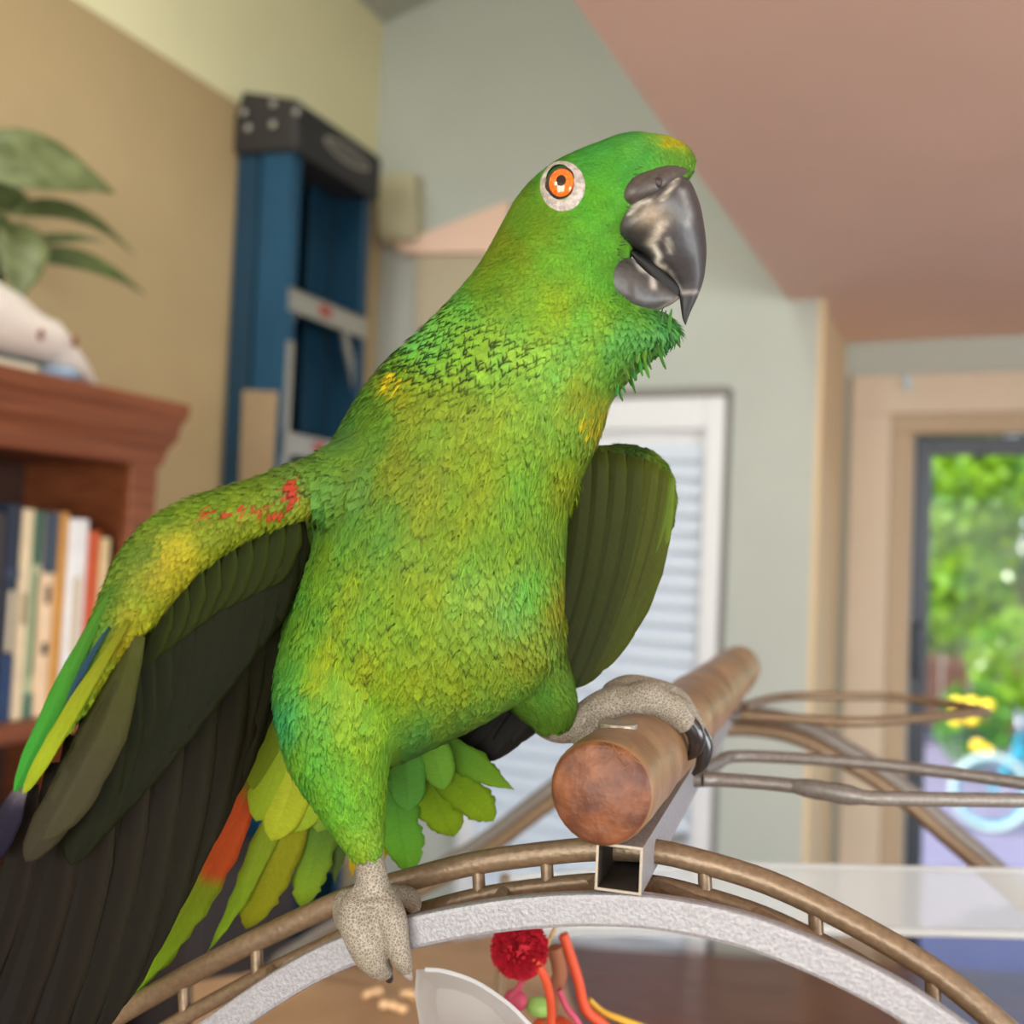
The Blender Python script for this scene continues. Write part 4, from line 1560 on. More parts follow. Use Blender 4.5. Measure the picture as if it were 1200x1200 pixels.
def strands(name, V, N, T, parent, flow, size_fn, color_fn, mask_fn, count, seed, lo=0.8, hi=1.2):
    """fine free barbs over the coat: thin tapering slivers that lie along the feather flow"""
    g = np.random.default_rng(seed)
    a, b_, c_ = V[T[:, 0]], V[T[:, 1]], V[T[:, 2]]
    ar = np.linalg.norm(np.cross(b_ - a, c_ - a), axis=1) * 0.5
    L = size_fn(projn((a + b_ + c_) / 3))
    wgt = ar / L ** 1.2
    idx = g.choice(len(T), count, p=wgt / wgt.sum())
    r1, r2 = np.sqrt(g.random(count)), g.random(count)
    w0, w1, w2_ = (1 - r1)[:, None], (r1 * (1 - r2))[:, None], (r1 * r2)[:, None]
    P = a[idx] * w0 + b_[idx] * w1 + c_[idx] * w2_
    Nn = N[T[idx, 0]] * w0 + N[T[idx, 1]] * w1 + N[T[idx, 2]] * w2_
    Nn /= np.linalg.norm(Nn, axis=1)[:, None]
    px = projn(P)
    k_ = mask_fn(px, Nn)
    P, Nn, px = P[k_], Nn[k_], px[k_]
    m = len(P)
    L = size_fn(px) * g.uniform(0.3, 0.75, m)
    f2_ = flow(px)
    t = f2_[:, 0:1] * nR - f2_[:, 1:2] * nU
    t -= Nn * (t * Nn).sum(1)[:, None]
    t /= np.linalg.norm(t, axis=1)[:, None] + 1e-9
    s_ = np.cross(Nn, t)
    ang = (g.normal(0, 0.2, m) + 0.25 * vnoise(px, 30, 77))[:, None]
    t, s_ = t * np.cos(ang) + s_ * np.sin(ang), s_ * np.cos(ang) - t * np.sin(ang)
    cv_ = g.normal(0, 0.12, m)
    wd = np.minimum(L * 0.03, 0.00022) * g.uniform(0.7, 1.3, m)
    rows = np.array([0, 0.35, 0.7, 1.0])
    wp = np.array([0.8, 1.0, 0.75, 0.1])
    hp = np.array([0.02, 0.07, 0.08, 0.06])
    hv = g.uniform(0.6, 1.5, m)
    VV = np.empty((m, 4, 2, 3))
    for i in range(4):
        cpt = P + t * (L * rows[i])[:, None] + s_ * (L * cv_ * rows[i] ** 2)[:, None] + Nn * (L * hp[i] * hv + 0.0001)[:, None]
        for j, sg_ in enumerate((-1, 1)):
            VV[:, i, j] = cpt + s_ * (wd * wp[i] * sg_)[:, None]
    q = np.array([(i * 2, i * 2 + 1, i * 2 + 3, i * 2 + 2) for i in range(3)])
    Fq = (q[None] + (np.arange(m) * 8)[:, None, None]).reshape(-1, 4)
    me = bpy.data.meshes.new(name)
    me.vertices.add(m * 8)
    me.vertices.foreach_set('co', VV.ravel())
    me.loops.add(Fq.size)
    me.loops.foreach_set('vertex_index', Fq.ravel())
    me.polygons.add(len(Fq))
    me.polygons.foreach_set('loop_start', np.arange(0, Fq.size, 4))
    me.update(calc_edges=True)
    me.polygons.foreach_set('use_smooth', [True] * len(Fq))
    ca_ = me.attributes.new('coat_n', 'FLOAT_VECTOR', 'POINT')
    ca_.data.foreach_set('vector', np.repeat(Nn, 8, axis=0).ravel())
    base, tip = color_fn(px, g)
    base = base * g.uniform(lo, hi, (m, 1))
    attach_attrs(me, np.clip(np.repeat(base, 8, axis=0), 0, 1), np.repeat(P * 800, 8, axis=0))
    me.materials.append(m_feath)
    o = bpy.data.objects.new(name, me)
    link(o, parent)
    o['kind'] = 'stuff'
    return o


def paint_coat(me, V, N, colf):
    """the skin under the feathers has the colour of the down over it"""
    px = projn(V)
    c_, _ = colf(px, np.random.default_rng(4))
    attach_attrs(me, np.clip(c_, 0, 1), V * 800)
    ca_ = me.attributes.new('coat_n', 'FLOAT_VECTOR', 'POINT')
    ca_.data.foreach_set('vector', N.ravel())
    me.materials[0] = m_feath


# ---- body
secs = [
    ((728, 156), (752, 154), 60, 12), ((655, 186), (800, 166), 60, 44), ((612, 222), (816, 200), 60, 64), ((588, 262), (768, 250), 60, 74),
    ((564, 305), (740, 303), 60, 80), ((537, 340), (738, 342), 60, 84), ((500, 378), (800, 384), 64, 90), ((458, 418), (764, 422), 72, 98),
    ((428, 452), (722, 462), 80, 110), ((404, 490), (706, 505), 88, 120), ((378, 540), (688, 545), 96, 130), ((362, 600), (668, 595), 100, 136),
    ((348, 655), (662, 655), 102, 138), ((332, 715), (660, 712), 104, 136), ((320, 775), (655, 760), 108, 130), ((318, 828), (628, 808), 114, 114),
    ((332, 868), (565, 848), 124, 88), ((362, 900), (470, 895), 140, 50)]
bmb = MB()
loft(bmb, dense(secs, 3), 28)
limb(bmb, [(455, 730, 130, 50), (425, 780, 95, 78), (404, 826, 74, 80), (400, 880, 62, 66), (410, 930, 52, 46), (423, 975, 48, 30), (430, 1003, 46, 20)])
limb(bmb, [(560, 690, 150, 50), (590, 730, 155, 72), (615, 780, 185, 52), (640, 820, 212, 38), (652, 848, 222, 26)])
limb(bmb, [(440, 560, 60, 70), (400, 565, 30, 48), (360, 578, 6, 36)])
limb(bmb, [(600, 570, 150, 70), (660, 560, 195, 36)])
bme, bV, bN, bT = remeshed(bmb, 0.0021, 8)
body = part_from(bme, 'body', m_under, parrot)
bvh = BVHTree.FromPolygons([Vector(v) for v in bV], [tuple(t) for t in bT.tolist()])


def surf(x, y):
    loc, nrm, _, _ = bvh.ray_cast(CAM, ray(x, y).normalized())
    if loc is None:
        loc, nrm, _, _ = bvh.find_nearest(B(x, y, 20))
    if nrm.dot(Fv) > 0:
        nrm = -nrm
    return loc, nrm


FLOW = [(790, 168, -0.9, -0.35), (740, 160, -1, 0.0), (680, 175, -0.92, 0.3), (620, 220, -0.7, 0.7), (720, 215, -1, 0.1), (700, 260, -0.95, 0.25), (720, 300, -0.8, 0.5),
        (640, 280, -0.75, 0.6), (570, 310, -0.6, 0.8), (690, 340, -0.6, 0.75), (730, 360, -0.5, 0.85), (770, 385, 0.15, 1), (740, 430, -0.1, 1), (640, 380, -0.6, 0.75), (540, 360, -0.6, 0.8),
        (480, 410, -0.6, 0.8), (560, 430, -0.45, 0.9), (430, 470, -0.6, 0.8), (660, 470, -0.2, 1), (690, 520, -0.25, 1), (560, 520, -0.35, 0.95), (460, 540, -0.35, 0.95), (390, 540, -0.7, 0.7),
        (620, 600, -0.15, 1), (500, 640, -0.2, 1), (400, 640, -0.25, 1), (640, 700, 0.0, 1), (520, 740, -0.1, 1), (400, 760, -0.1, 1), (340, 760, -0.15, 1), (620, 780, 0.25, 0.95), (650, 830, 0.4, 0.9),
        (500, 850, -0.3, 0.95), (420, 860, 0.0, 1), (360, 880, 0.3, 0.95), (420, 950, 0.12, 1), (450, 900, -0.2, 1)]


def flow_body(px):
    f = idw(FLOW, px[:, :2], 3.0, 400)
    return f / np.linalg.norm(f, axis=1)[:, None]


PAL = [(799, 162, 240, 235, 60), (784, 158, 200, 220, 60), (768, 156, 120, 205, 80), (790, 186, 85, 170, 60), (765, 185, 80, 180, 65), (750, 158, 80, 190, 90), (710, 165, 75, 190, 78), (650, 190, 70, 170, 55), (612, 225, 100, 160, 35), (720, 200, 75, 185, 65),
       (700, 235, 85, 185, 45), (640, 260, 105, 160, 28), (600, 290, 112, 150, 18), (650, 300, 100, 175, 40), (700, 300, 95, 185, 45), (730, 330, 85, 180, 55), (650, 350, 130, 180, 30), (700, 370, 125, 190, 55),
       (580, 330, 115, 160, 25), (540, 350, 95, 180, 60), (500, 385, 95, 185, 75), (740, 395, 85, 175, 80), (775, 390, 85, 175, 90), (730, 430, 110, 185, 65), (660, 420, 125, 195, 70), (600, 410, 125, 185, 55), (560, 400, 110, 170, 45),
       (470, 425, 90, 160, 35), (440, 460, 75, 140, 35), (470, 445, 150, 170, 25), (530, 460, 130, 170, 35), (600, 470, 135, 180, 45), (690, 465, 138, 172, 45), (705, 495, 142, 165, 40), (660, 500, 120, 180, 50),
       (400, 500, 75, 130, 45), (420, 560, 90, 140, 45), (480, 540, 115, 150, 25), (560, 540, 128, 165, 22), (620, 550, 115, 175, 40), (670, 560, 130, 165, 25), (520, 600, 120, 160, 22), (440, 620, 95, 155, 45), (380, 600, 85, 150, 55),
       (600, 620, 112, 170, 32), (645, 630, 115, 165, 40), (655, 700, 132, 155, 35), (620, 680, 115, 190, 60), (595, 700, 112, 182, 78), (560, 690, 125, 180, 60), (480, 690, 118, 165, 25), (400, 690, 125, 175, 40), (350, 680, 90, 165, 50),
       (330, 780, 95, 180, 65), (320, 830, 65, 175, 95), (380, 780, 138, 180, 30), (450, 780, 130, 170, 28), (540, 780, 125, 165, 35), (620, 770, 130, 160, 40), (645, 820, 90, 155, 50), (560, 840, 105, 165, 60), (500, 870, 90, 165, 70),
       (420, 850, 125, 180, 35), (370, 880, 100, 180, 50), (400, 930, 105, 180, 45), (430, 985, 120, 180, 50), (440, 930, 110, 175, 35)]


def vnoise(px, s, seed):
    g = np.random.default_rng(seed)
    ph = g.random(8) * 6.28
    fx = g.normal(0, 1 / s, 8)
    fy = g.normal(0, 1 / s, 8)
    return np.sin(px[:, 0:1] * fx * 6.28 + px[:, 1:2] * fy * 6.28 + px[:, 2:3] * 0.02 + ph).mean(1)


def color_body(px, g):
    c_ = idw(PAL, px[:, :2], 3.2, 150)
    c_ = lin_np(c_) * np.array([0.78, 0.62, 0.6])
    v = g.normal(0, 0.03, len(px)) + 0.22 * vnoise(px, 45, 6)
    c_ = c_ * (1 + v)[:, None]
    hue = vnoise(px, 70, 5) * 0.35 + g.normal(0, 0.03, len(px))
    c_[:, 0] *= 1 + hue
    c_[:, 2] *= 1 - hue * 1.2
    # feathers that are yellow by themselves
    d1 = np.hypot(px[:, 0] - 468, px[:, 1] - 440)
    d2 = np.hypot(px[:, 0] - 703, px[:, 1] - 485)
    d3 = np.hypot(px[:, 0] - 540, px[:, 1] - 325)
    ye = ((d1 < 14) & (g.random(len(px)) < 0.7)) | ((d2 < 20) & (g.random(len(px)) < 0.35)) | (d3 < 7)
    ye |= (px[:, 0] > 782) & (px[:, 1] < 176) & (g.random(len(px)) < 0.6)
    c_[ye] = lin_np([186, 170, 18]) * g.uniform(0.7, 1.05, (ye.sum(), 1))
    tip = c_ * g.uniform(0.95, 1.06, (len(px), 1))
    # dark-edged scallops on the nape
    u = (px[:, 0] * 0.62 + px[:, 1] * 0.78)
    nap = nape_w(px)
    back = np.clip((430 - (px[:, 0] + (px[:, 1] - 450) * 0.6)) / 40, 0, 1) * (px[:, 1] < 570) * (px[:, 1] > 420)
    k = np.clip(np.maximum(nap * 1.5, back * 0.8), 0, 1)[:, None]
    tip = tip * (1 - 0.93 * k)
    c_ = c_ * (1 + 0.25 * np.clip(nap, 0, 1)[:, None])
    dk = g.random(len(px)) < 0.05
    dk &= (px[:, 1] > 380) & (px[:, 1] < 780)
    tip[dk] *= 0.35
    return c_, tip


def size_body(px):
    y, x = px[:, 1], px[:, 0]
    s = np.interp(y, [150, 260, 330, 400, 480, 560, 700, 830, 900, 1000], [3.6, 4.0, 5.2, 7.2, 9.0, 10.0, 10.5, 9.5, 8, 6])
    face = np.exp(-((x - 735) / 60) ** 2 - ((y - 260) / 90) ** 2)
    s = s * (1 - 0.3 * face)
    s = s * (1 + 0.45 * np.clip(nape_w(px), 0, 1))
    th2 = (x > 590) & (y > 770)
    s = np.where(th2, 6.0, s)
    return s * 0.001


def in_poly(px, poly):
    x, y = px[:, 0], px[:, 1]
    ins = np.zeros(len(px), bool)
    n = len(poly)
    for i in range(n):
        x0, y0 = poly[i]
        x1, y1 = poly[(i + 1) % n]
        c_ = ((y0 > y) != (y1 > y)) & (x < (x1 - x0) * (y - y0) / (y1 - y0 + 1e-9) + x0)
        ins ^= c_
    return ins


BEAKP = [(746, 240), (743, 214), (756, 202), (788, 197), (806, 202), (830, 250), (830, 330), (796, 362), (745, 360), (737, 345), (735, 290), (740, 262)]


def mask_body(px, Nn):
    e = ((px[:, 0] - 660) / 27.5) ** 2 + ((px[:, 1] - 218) / 31.0) ** 2 < 1
    far = px[:, 2] > 60
    return ~((e | in_poly(px, BEAKP)) & (~far | in_poly(px, BEAKP)))


def nape_w(px):
    return np.exp(-((px[:, 0] - 500) / 75) ** 2 - ((px[:, 1] - 388) / 55) ** 2) + 0.7 * np.exp(-((px[:, 0] - 585) / 75) ** 2 - ((px[:, 1] - 408) / 32) ** 2)


def mask_strand(px, Nn):
    return mask_body(px, Nn) & (np.random.default_rng(12).random(len(px)) > 1.6 * nape_w(px))


paint_coat(bme, bV, bN, color_body)
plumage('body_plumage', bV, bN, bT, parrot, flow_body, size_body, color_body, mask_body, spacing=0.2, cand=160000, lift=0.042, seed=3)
strands('body_barbs', bV, bN, bT, parrot, flow_body, size_body, color_body, mask_strand, 52000, 31)

# loose tufts that stand off the throat and chest outline
tg = random.Random(5)
for k in range(90):
    u_ = k / 89
    x0, y0 = 792 - 66 * u_ + tg.uniform(-6, 6), 368 + 62 * u_ + tg.uniform(-8, 8)
    x0 -= 9
    ln_ = tg.uniform(18, 40)
    rgb_ = (tg.randint(50, 84), tg.randint(104, 130), tg.randint(34, 60))
    zz_ = 64 + tg.uniform(-48, 34)
    THROAT = globals().setdefault('THROAT', [])
    THROAT.append(((x0, y0, zz_), (x0 + tg.uniform(-8, 14), y0 + ln_, zz_ - 6), tg.uniform(1.4, 2.8), rgb_))
# ---- eye
def disc_patch(name, cx, cy, rx0, ry0, rx1, ry1, off0, off1, m, parent, n=36, rings=4, tilt=0.0):
    """ring of skin lying on the head between two ellipses, lifted by off (px)"""
    V = []
    for i in range(rings + 1):
        s = i / rings
        rx, ry = rx0 + (rx1 - rx0) * s, ry0 + (ry1 - ry0) * s
        of = off0 + (off1 - off0) * s + 1.6 * math.sin(math.pi * s)
        for k in range(n):
            a = 2 * math.pi * k / n
            x, y = cx + 2 * s + rx * math.cos(a), cy + 2 * s + ry * math.sin(a)
            loc, nrm = surf(x, y)
            V.append(loc + nrm * (of * PXM))
    Fq = []
    for i in range(rings):
        for k in range(n):
            Fq.append((i * n + k, i * n + (k + 1) % n, (i + 1) * n + (k + 1) % n, (i + 1) * n + k))
    o = mesh_obj(name, V, Fq, m, parent, True)
    return recalc(o)


m_ring = mat('eye_ring_skin', (182, 173, 164), 0.6, rgb2=(136, 126, 118), scale=420, bump=0.4, bscale=900)
m_lid = mat('eyelid_dark', (44, 34, 30), 0.5)
m_iris = mat('iris_orange', (245, 110, 22), 0.15, rgb2=(225, 84, 12), scale=900, coat=1.0)
m_pupil = mat('pupil_black', (6, 5, 5), 0.05, coat=1.0)
ring = disc_patch('eye_ring', 657.5, 216.5, 16.2, 20.5, 26.5, 29.5, 4.5, 0.6, m_ring, parrot)
el, en = surf(658.5, 217.5)
en = (en * 0.5 - Fv * 0.8).normalized()
eu = (Rv - en * Rv.dot(en)).normalized() * 0.92
ew = en.cross(eu).normalized() * 1.12


def cap_mesh(name, c_, r, a0, a1, m, parent, n=32, rings=8, squash=1.0):
    V = []
    for i in range(rings + 1):
        th = a0 + (a1 - a0) * i / rings
        for k in range(n):
            a = 2 * math.pi * k / n
            V.append(c_ + (eu * math.cos(a) + ew * math.sin(a)) * (r * math.sin(th)) + en * (r * math.cos(th) * squash))
    Fq = []
    for i in range(rings):
        for k in range(n):
            Fq.append((i * n + k, i * n + (k + 1) % n, (i + 1) * n + (k + 1) % n, (i + 1) * n + k))
    if a0 == 0:
        pass
    o = mesh_obj(name, V, Fq, m, parent, True)
    return recalc(o)


er = 24 * PXM
ec = el - en * (er * 0.46)
eye = cap_mesh('eye', ec, er, math.radians(41), math.radians(84), m_lid, parrot)
cap_mesh('iris', ec, er * 1.0, math.radians(15), math.radians(41.5), m_iris, eye)
cap_mesh('pupil', ec, er * 1.0, 0.0, math.radians(15.5), m_pupil, eye)
# far eye
fe = MB().ell(B(660, 218, 128), (0.005, 0.005, 0.005), 16, 10).build('eye', m_iris, parrot, True)

# ---- beak
def beak_material():
    m = bpy.data.materials.new('beak_horn')
    m.use_nodes = True
    nt = m.node_tree
    b = nt.nodes['Principled BSDF']
    b.inputs['Roughness'].default_value = 0.48
    b.inputs['Coat Weight'].default_value = 0.1
    b.inputs['Coat Roughness'].default_value = 0.2
    a = nt.nodes.new('ShaderNodeAttribute')
    a.attribute_name = 'Col'
    tc = nt.nodes.new('ShaderNodeTexCoord')
    n = nt.nodes.new('ShaderNodeTexNoise')
    n.inputs['Scale'].default_value = 420
    n.inputs['Detail'].default_value = 5
    nt.links.new(tc.outputs['Object'], n.inputs['Vector'])
    r = nt.nodes.new('ShaderNodeMapRange')
    r.inputs['From Min'].default_value = 0.3
    r.inputs['From Max'].default_value = 0.7
    r.inputs['To Min'].default_value = 0.78
    r.inputs['To Max'].default_value = 1.22
    nt.links.new(n.outputs['Fac'], r.inputs['Value'])
    s = nt.nodes.new('ShaderNodeVectorMath')
    s.operation = 'SCALE'
    nt.links.new(a.outputs['Color'], s.inputs[0])
    nt.links.new(r.outputs['Result'], s.inputs['Scale'])
    nt.links.new(s.outputs['Vector'], b.inputs['Base Color'])
    bp = nt.nodes.new('ShaderNodeBump')
    bp.inputs['Strength'].default_value = 0.25
    bp.inputs['Distance'].default_value = 0.0005
    nt.links.new(n.outputs['Fac'], bp.inputs['Height'])
    nt.links.new(bp.outputs['Normal'], b.inputs['Normal'])
    return m


m_beak = beak_material()


def seg_dist(px, a, b_):
    a, b_ = np.array(a, float), np.array(b_, float)
    d = b_ - a
    t = np.clip(((px - a) @ d) / (d @ d), 0, 1)
    return np.hypot(*(px - a - t[:, None] * d).T)


def line_mask(px, poly, w_):
    d = np.min([seg_dist(px, poly[i], poly[i + 1]) for i in range(len(poly) - 1)], axis=0)
    return np.exp(-(d / w_) ** 2)


def loft_part(name, secs, m, parent, colf, sub=6, n=72, p=2.6):
    S = dense(secs, sub)
    V = []
    for (lx_, ly_), (rx_, ry_), zc_, t_ in S:
        for k in range(n):
            a = 2 * math.pi * k / n
            c_, s_ = math.cos(a), math.sin(a)
            c2 = math.copysign(abs(c_) ** (2 / p), c_)
            s2 = math.copysign(abs(s_) ** (2 / p), s_)
            V.append(B((lx_ + rx_) / 2 + (rx_ - lx_) / 2 * c2, (ly_ + ry_) / 2 + (ry_ - ly_) / 2 * c2, zc_ + t_ * s2))
    mm = len(S)
    Fq = [tuple(range(n)), tuple(range(mm * n - 1, (mm - 1) * n - 1, -1))]
    for i in range(mm - 1):
        for k in range(n):
            Fq.append((i * n + k, (i + 1) * n + k, (i + 1) * n + (k + 1) % n, i * n + (k + 1) % n))
    o = mesh_obj(name, V, Fq, m, parent, True)
    recalc(o)
    px = projn(np.array([tuple(v) for v in V]))
    col = colf(px)
    ca = o.data.color_attributes.new('Col', 'FLOAT_COLOR', 'POINT')
    ca.data.foreach_set('color', np.concatenate([col, np.ones((len(col), 1))], 1).ravel())
    return o


def col_upper(px):
    xy = px[:, :2]
    c_ = np.tile(lin_np([46, 44, 46]), (len(px), 1))

    def mixin(rgb, k):
        nonlocal c_
        c_ = c_ * (1 - k[:, None]) + lin_np(rgb) * k[:, None]
    near = px[:, 2] < 62
    mixin([150, 134, 112], np.exp(-((xy[:, 0] - 764) / 20) ** 2 - ((xy[:, 1] - 252) / 15) ** 2) * 0.85)
    mixin([190, 178, 160], line_mask(xy, [(776, 262), (768, 278), (762, 285)], 5) * 0.7)
    mixin([205, 198, 186], line_mask(xy, [(766, 288), (772, 300), (770, 310), (778, 314)], 3.5) * 0.85)
    mixin([172, 164, 152], line_mask(xy, [(782, 280), (785, 295)], 3) * 0.5)
    mixin([150, 148, 146], line_mask(xy, [(800, 225), (808, 250), (806, 262)], 5) * 0.5)
    mixin([190, 184, 172], line_mask(xy, [(738, 250), (748, 238), (762, 235)], 2.4) * 0.8)
    mixin([170, 160, 146], line_mask(xy, [(776, 234), (786, 220), (794, 209)], 2.6) * 0.8)
    mixin([150, 142, 136], line_mask(xy, [(785, 318), (795, 335), (800, 343), (816, 342)], 2.5) * 0.7)
    mixin([30, 28, 32], np.clip((xy[:, 1] - 345) / 10, 0, 1))
    return c_


def col_lower(px):
    xy = px[:, :2]
    c_ = np.tile(lin_np([60, 56, 54]), (len(px), 1))
    k = line_mask(xy, [(730, 292), (742, 300), (752, 315), (772, 324)], 3.2) * 0.85
    c_ = c_ * (1 - k[:, None]) + lin_np([206, 196, 184]) * k[:, None]
    k = line_mask(xy, [(764, 324), (766, 336)], 3.5) * 0.7
    c_ = c_ * (1 - k[:, None]) + lin_np([196, 186, 174]) * k[:, None]
    k = line_mask(xy, [(716, 362), (745, 367), (770, 364), (794, 350)], 3) * 0.5
    c_ = c_ * (1 - k[:, None]) + lin_np([160, 150, 138]) * k[:, None]
    return c_


up_secs = [((704, 266), (770, 198), 60, 52), ((717, 283), (803, 206), 60, 71), ((735, 289), (818, 232), 60, 59), ((752, 297), (825, 262), 60, 45), ((764, 310), (828, 290), 60, 35), ((778, 320), (827, 312), 60, 25),
           ((792, 332), (824, 330), 60, 17), ((796, 348), (818, 347), 60, 11), ((798, 362), (811, 362), 60, 7), ((800, 374), (806, 374), 60, 3.5), ((803, 381), (804, 381), 60, 1)]
loft_part('upper_beak', up_secs, m_beak, parrot, col_upper, 7, 80)
lo_secs = [((700, 284), (698, 352), 60, 34), ((719, 290), (717, 360), 60, 46), ((742, 304), (740, 369), 60, 48), ((760, 320), (760, 368), 60, 37), ((776, 330), (776, 362), 60, 25), ((789, 340), (788, 356), 60, 16), ((797, 346), (796, 350), 60, 5)]
loft_part('lower_beak', lo_secs, m_beak, parrot, col_lower, 7, 60)
# tongue-dark gap inside the beak
loft_part('mouth', [((735, 288), (740, 300), 60, 24), ((770, 306), (762, 326), 60, 20), ((790, 326), (776, 342), 60, 15), ((801, 336), (792, 352), 60, 9)], mat('mouth_black', (12, 10, 10), 0.7), parrot, lambda p: np.tile(lin_np([20, 16, 16]), (len(p), 1)), 4, 20)


def col_cere(px):
    return np.tile(lin_np([66, 58, 53]), (len(px), 1)) * (0.85 + 0.3 * np.random.default_rng(2).random((len(px), 1)))


cere = loft_part('cere', [((729, 248), (727, 212), 60, 62), ((740, 250), (742, 197), 60, 71), ((756, 245), (764, 190), 60, 69), ((772, 239), (784, 187), 60, 62), ((786, 224), (802, 191), 60, 44), ((797, 210), (811, 198), 60, 22)], m_beak, parrot, col_cere, 5, 48, 2.2)
nl = B(771, 214, -3)
MB().ell(nl, (0.0016, 0.0016, 0.002), 12, 8).build('nostril', m_lid, cere, True)
# bristles where the feathers meet the beak
br = MB()
for k in range(70):
    t_ = k / 70
    q = catmull([Vector((742, 196, 2)), Vector((736, 235, 0)), Vector((728, 262, 0)), Vector((724, 285, 4)), Vector((722, 320, 6)), Vector((714, 358, 10))], 30)[int(t_ * 149)]
    p = surf(q.x + 3 + random.uniform(-4, 3), q.y + random.uniform(-2, 2))[0]
    d = (Rv * 1.0 - Uv * random.uniform(-0.2, 0.6) - Fv * 0.4).normalized()
    br.tube([p, p + d * 0.0014, p + d * 0.0026 - Uv * 0.0003], [0.00014, 0.0001, 0.00004], 4)
o = br.build('face_bristles', mat('bristle', (40, 62, 24), 0.8), parrot)
o['kind'] = 'stuff'


# ---- big feathers: wing and tail
def blade(name, root, tip, hw, colf, parent, bend=0.0, arch=0.10, nrm=None, shape='round', seed=0, rows=16, fray=0.05, z_rot=0.0, label=None):
    """one long feather; root/tip are (px, py, z); hw half width px; bend = sideways curve, share of its length"""
    g = np.random.default_rng(seed + 11)
    a, b_ = B(*root), B(*tip)
    L = b_ - a
    ln = L.length
    t = L / ln
    vd = -Fv if nrm is None else nrm
    s_ = t.cross(vd).normalized()
    n_ = s_.cross(t).normalized()
    if z_rot:
        s_, n_ = s_ * math.cos(z_rot) + n_ * math.sin(z_rot), n_ * math.cos(z_rot) - s_ * math.sin(z_rot)
    W = hw * PXM
    cols = [-1, -0.72, -0.4, -0.08, 0, 0.08, 0.4, 0.72, 1]
    V, uv, ss = [], [], []
    for i in range(rows + 1):
        s = 1 - (1 - i / rows) ** 1.7
        if shape == 'round':
            pr = min(1, 0.32 + 1.5 * s) * (1 - max(0, (s - 0.72) / 0.28) ** 2.4) ** 0.5 if s < 1 else 0.06
        else:
            pr = min(1, 0.3 + 1.6 * s) * (1 - max(0, (s - 0.45) / 0.55) ** 1.7) if s < 1 else 0.03
        c_ = a + L * s + s_ * (bend * ln * 4 * s * (1 - s)) + n_ * (arch * ln * 0.6 * math.sin(math.pi * s))
        for k in cols:
            j = 1 + g.uniform(-fray, fray) * (abs(k) > 0.7)
            V.append(c_ + s_ * (W * pr * k * j) - n_ * (W * 0.22 * k * k * pr) - t * (0.25 * W * abs(k) * pr) + n_ * (0.0005 if abs(k) < 0.09 else 0))
            uv.append((s * 6 - 0.8 * abs(k), k, seed * 3.7))
            ss.append((s, k))
    nc = len(cols)
    Fq = [(i * nc + k, i * nc + k + 1, (i + 1) * nc + k + 1, (i + 1) * nc + k) for i in range(rows) for k in range(nc - 1)]
    o = mesh_obj(name, V, Fq, m_flight, parent, True)
    col = np.array([colf(s, k) for s, k in ss])
    attach_attrs(o.data, lin_np(col), np.array(uv, float))
    so = o.modifiers.new('solid', 'SOLIDIFY')
    so.thickness = 0.0004
    if label:
        o['label'] = label
    return o


def mixc(a, b_, t):
    return [x + (y - x) * t for x, y in zip(a, b_)]


def flat(rgb, rach=0.75):
    return lambda s, k: [v * (rach if abs(k) < 0.05 else 1) for v in rgb]


def dark(rgb, edge):
    def f(s, k):
        c_ = mixc(rgb, edge, max(0, (-k - 0.55) / 0.45) * 0.8)
        return [v * (0.8 if abs(k) < 0.05 else 1) * (1 - 0.25 * s) for v in c_]
    return f


for i, (r_, t_, h_, c_) in enumerate(THROAT):
    blade('throat_feather', r_, t_, h_, flat(c_, 0.9), parrot, bend=0.03, arch=0.06, seed=200 + i, rows=8)
wingR = MB()
armR = [((392, 528), (372, 604), 20, 34), ((345, 541), (338, 612), 0, 30), ((295, 560), (292, 632), -16, 28), ((245, 575), (258, 652), -30, 27), ((200, 592), (232, 672), -40, 26), ((165, 616), (207, 700), -46, 25), ((138, 650), (184, 728), -50, 23),
        ((118, 695), (162, 752), -50, 20), ((98, 745), (138, 780), -48, 16), ((70, 805), (104, 830), -45, 12), ((44, 858), (68, 876), -42, 9), ((20, 915), (34, 922), -40, 5)]
loft(wingR, dense(armR, 4), 20)
wme, wV, wN, wT = remeshed(wingR, 0.0016, 5)
wing = part_from(wme, 'wing', m_under, parrot)
wing['label'] = 'near wing held open with dark underside'
FLW = [(380, 560, -0.6, 0.75), (330, 575, -0.55, 0.8), (270, 590, -0.6, 0.75), (210, 620, -0.7, 0.7), (160, 650, -0.65, 0.75), (140, 700, -0.5, 0.85), (110, 760, -0.5, 0.88), (60, 860, -0.5, 0.88), (330, 610, -0.2, 1), (270, 640, -0.3, 0.95)]


def flow_w(px):
    f = idw(FLW, px[:, :2], 3.0, 300)
    return f / np.linalg.norm(f, axis=1)[:, None]


PALW = [(380, 545, 90, 140, 45), (345, 550, 95, 135, 45), (365, 590, 140, 165, 45), (300, 565, 105, 140, 30), (300, 600, 125, 150, 25), (250, 580, 100, 140, 30), (260, 625, 120, 145, 20), (200, 600, 95, 135, 28), (215, 635, 170, 175, 30), (205, 648, 175, 172, 28), (180, 640, 95, 130, 30),
        (150, 640, 85, 125, 25), (130, 690, 80, 125, 30), (165, 700, 120, 150, 25), (190, 672, 150, 155, 25), (160, 710, 160, 165, 30), (120, 730, 85, 140, 35), (145, 745, 150, 150, 20), (100, 780, 80, 170, 50), (120, 790, 160, 175, 35), (60, 860, 80, 180, 60), (70, 860, 165, 190, 40)]


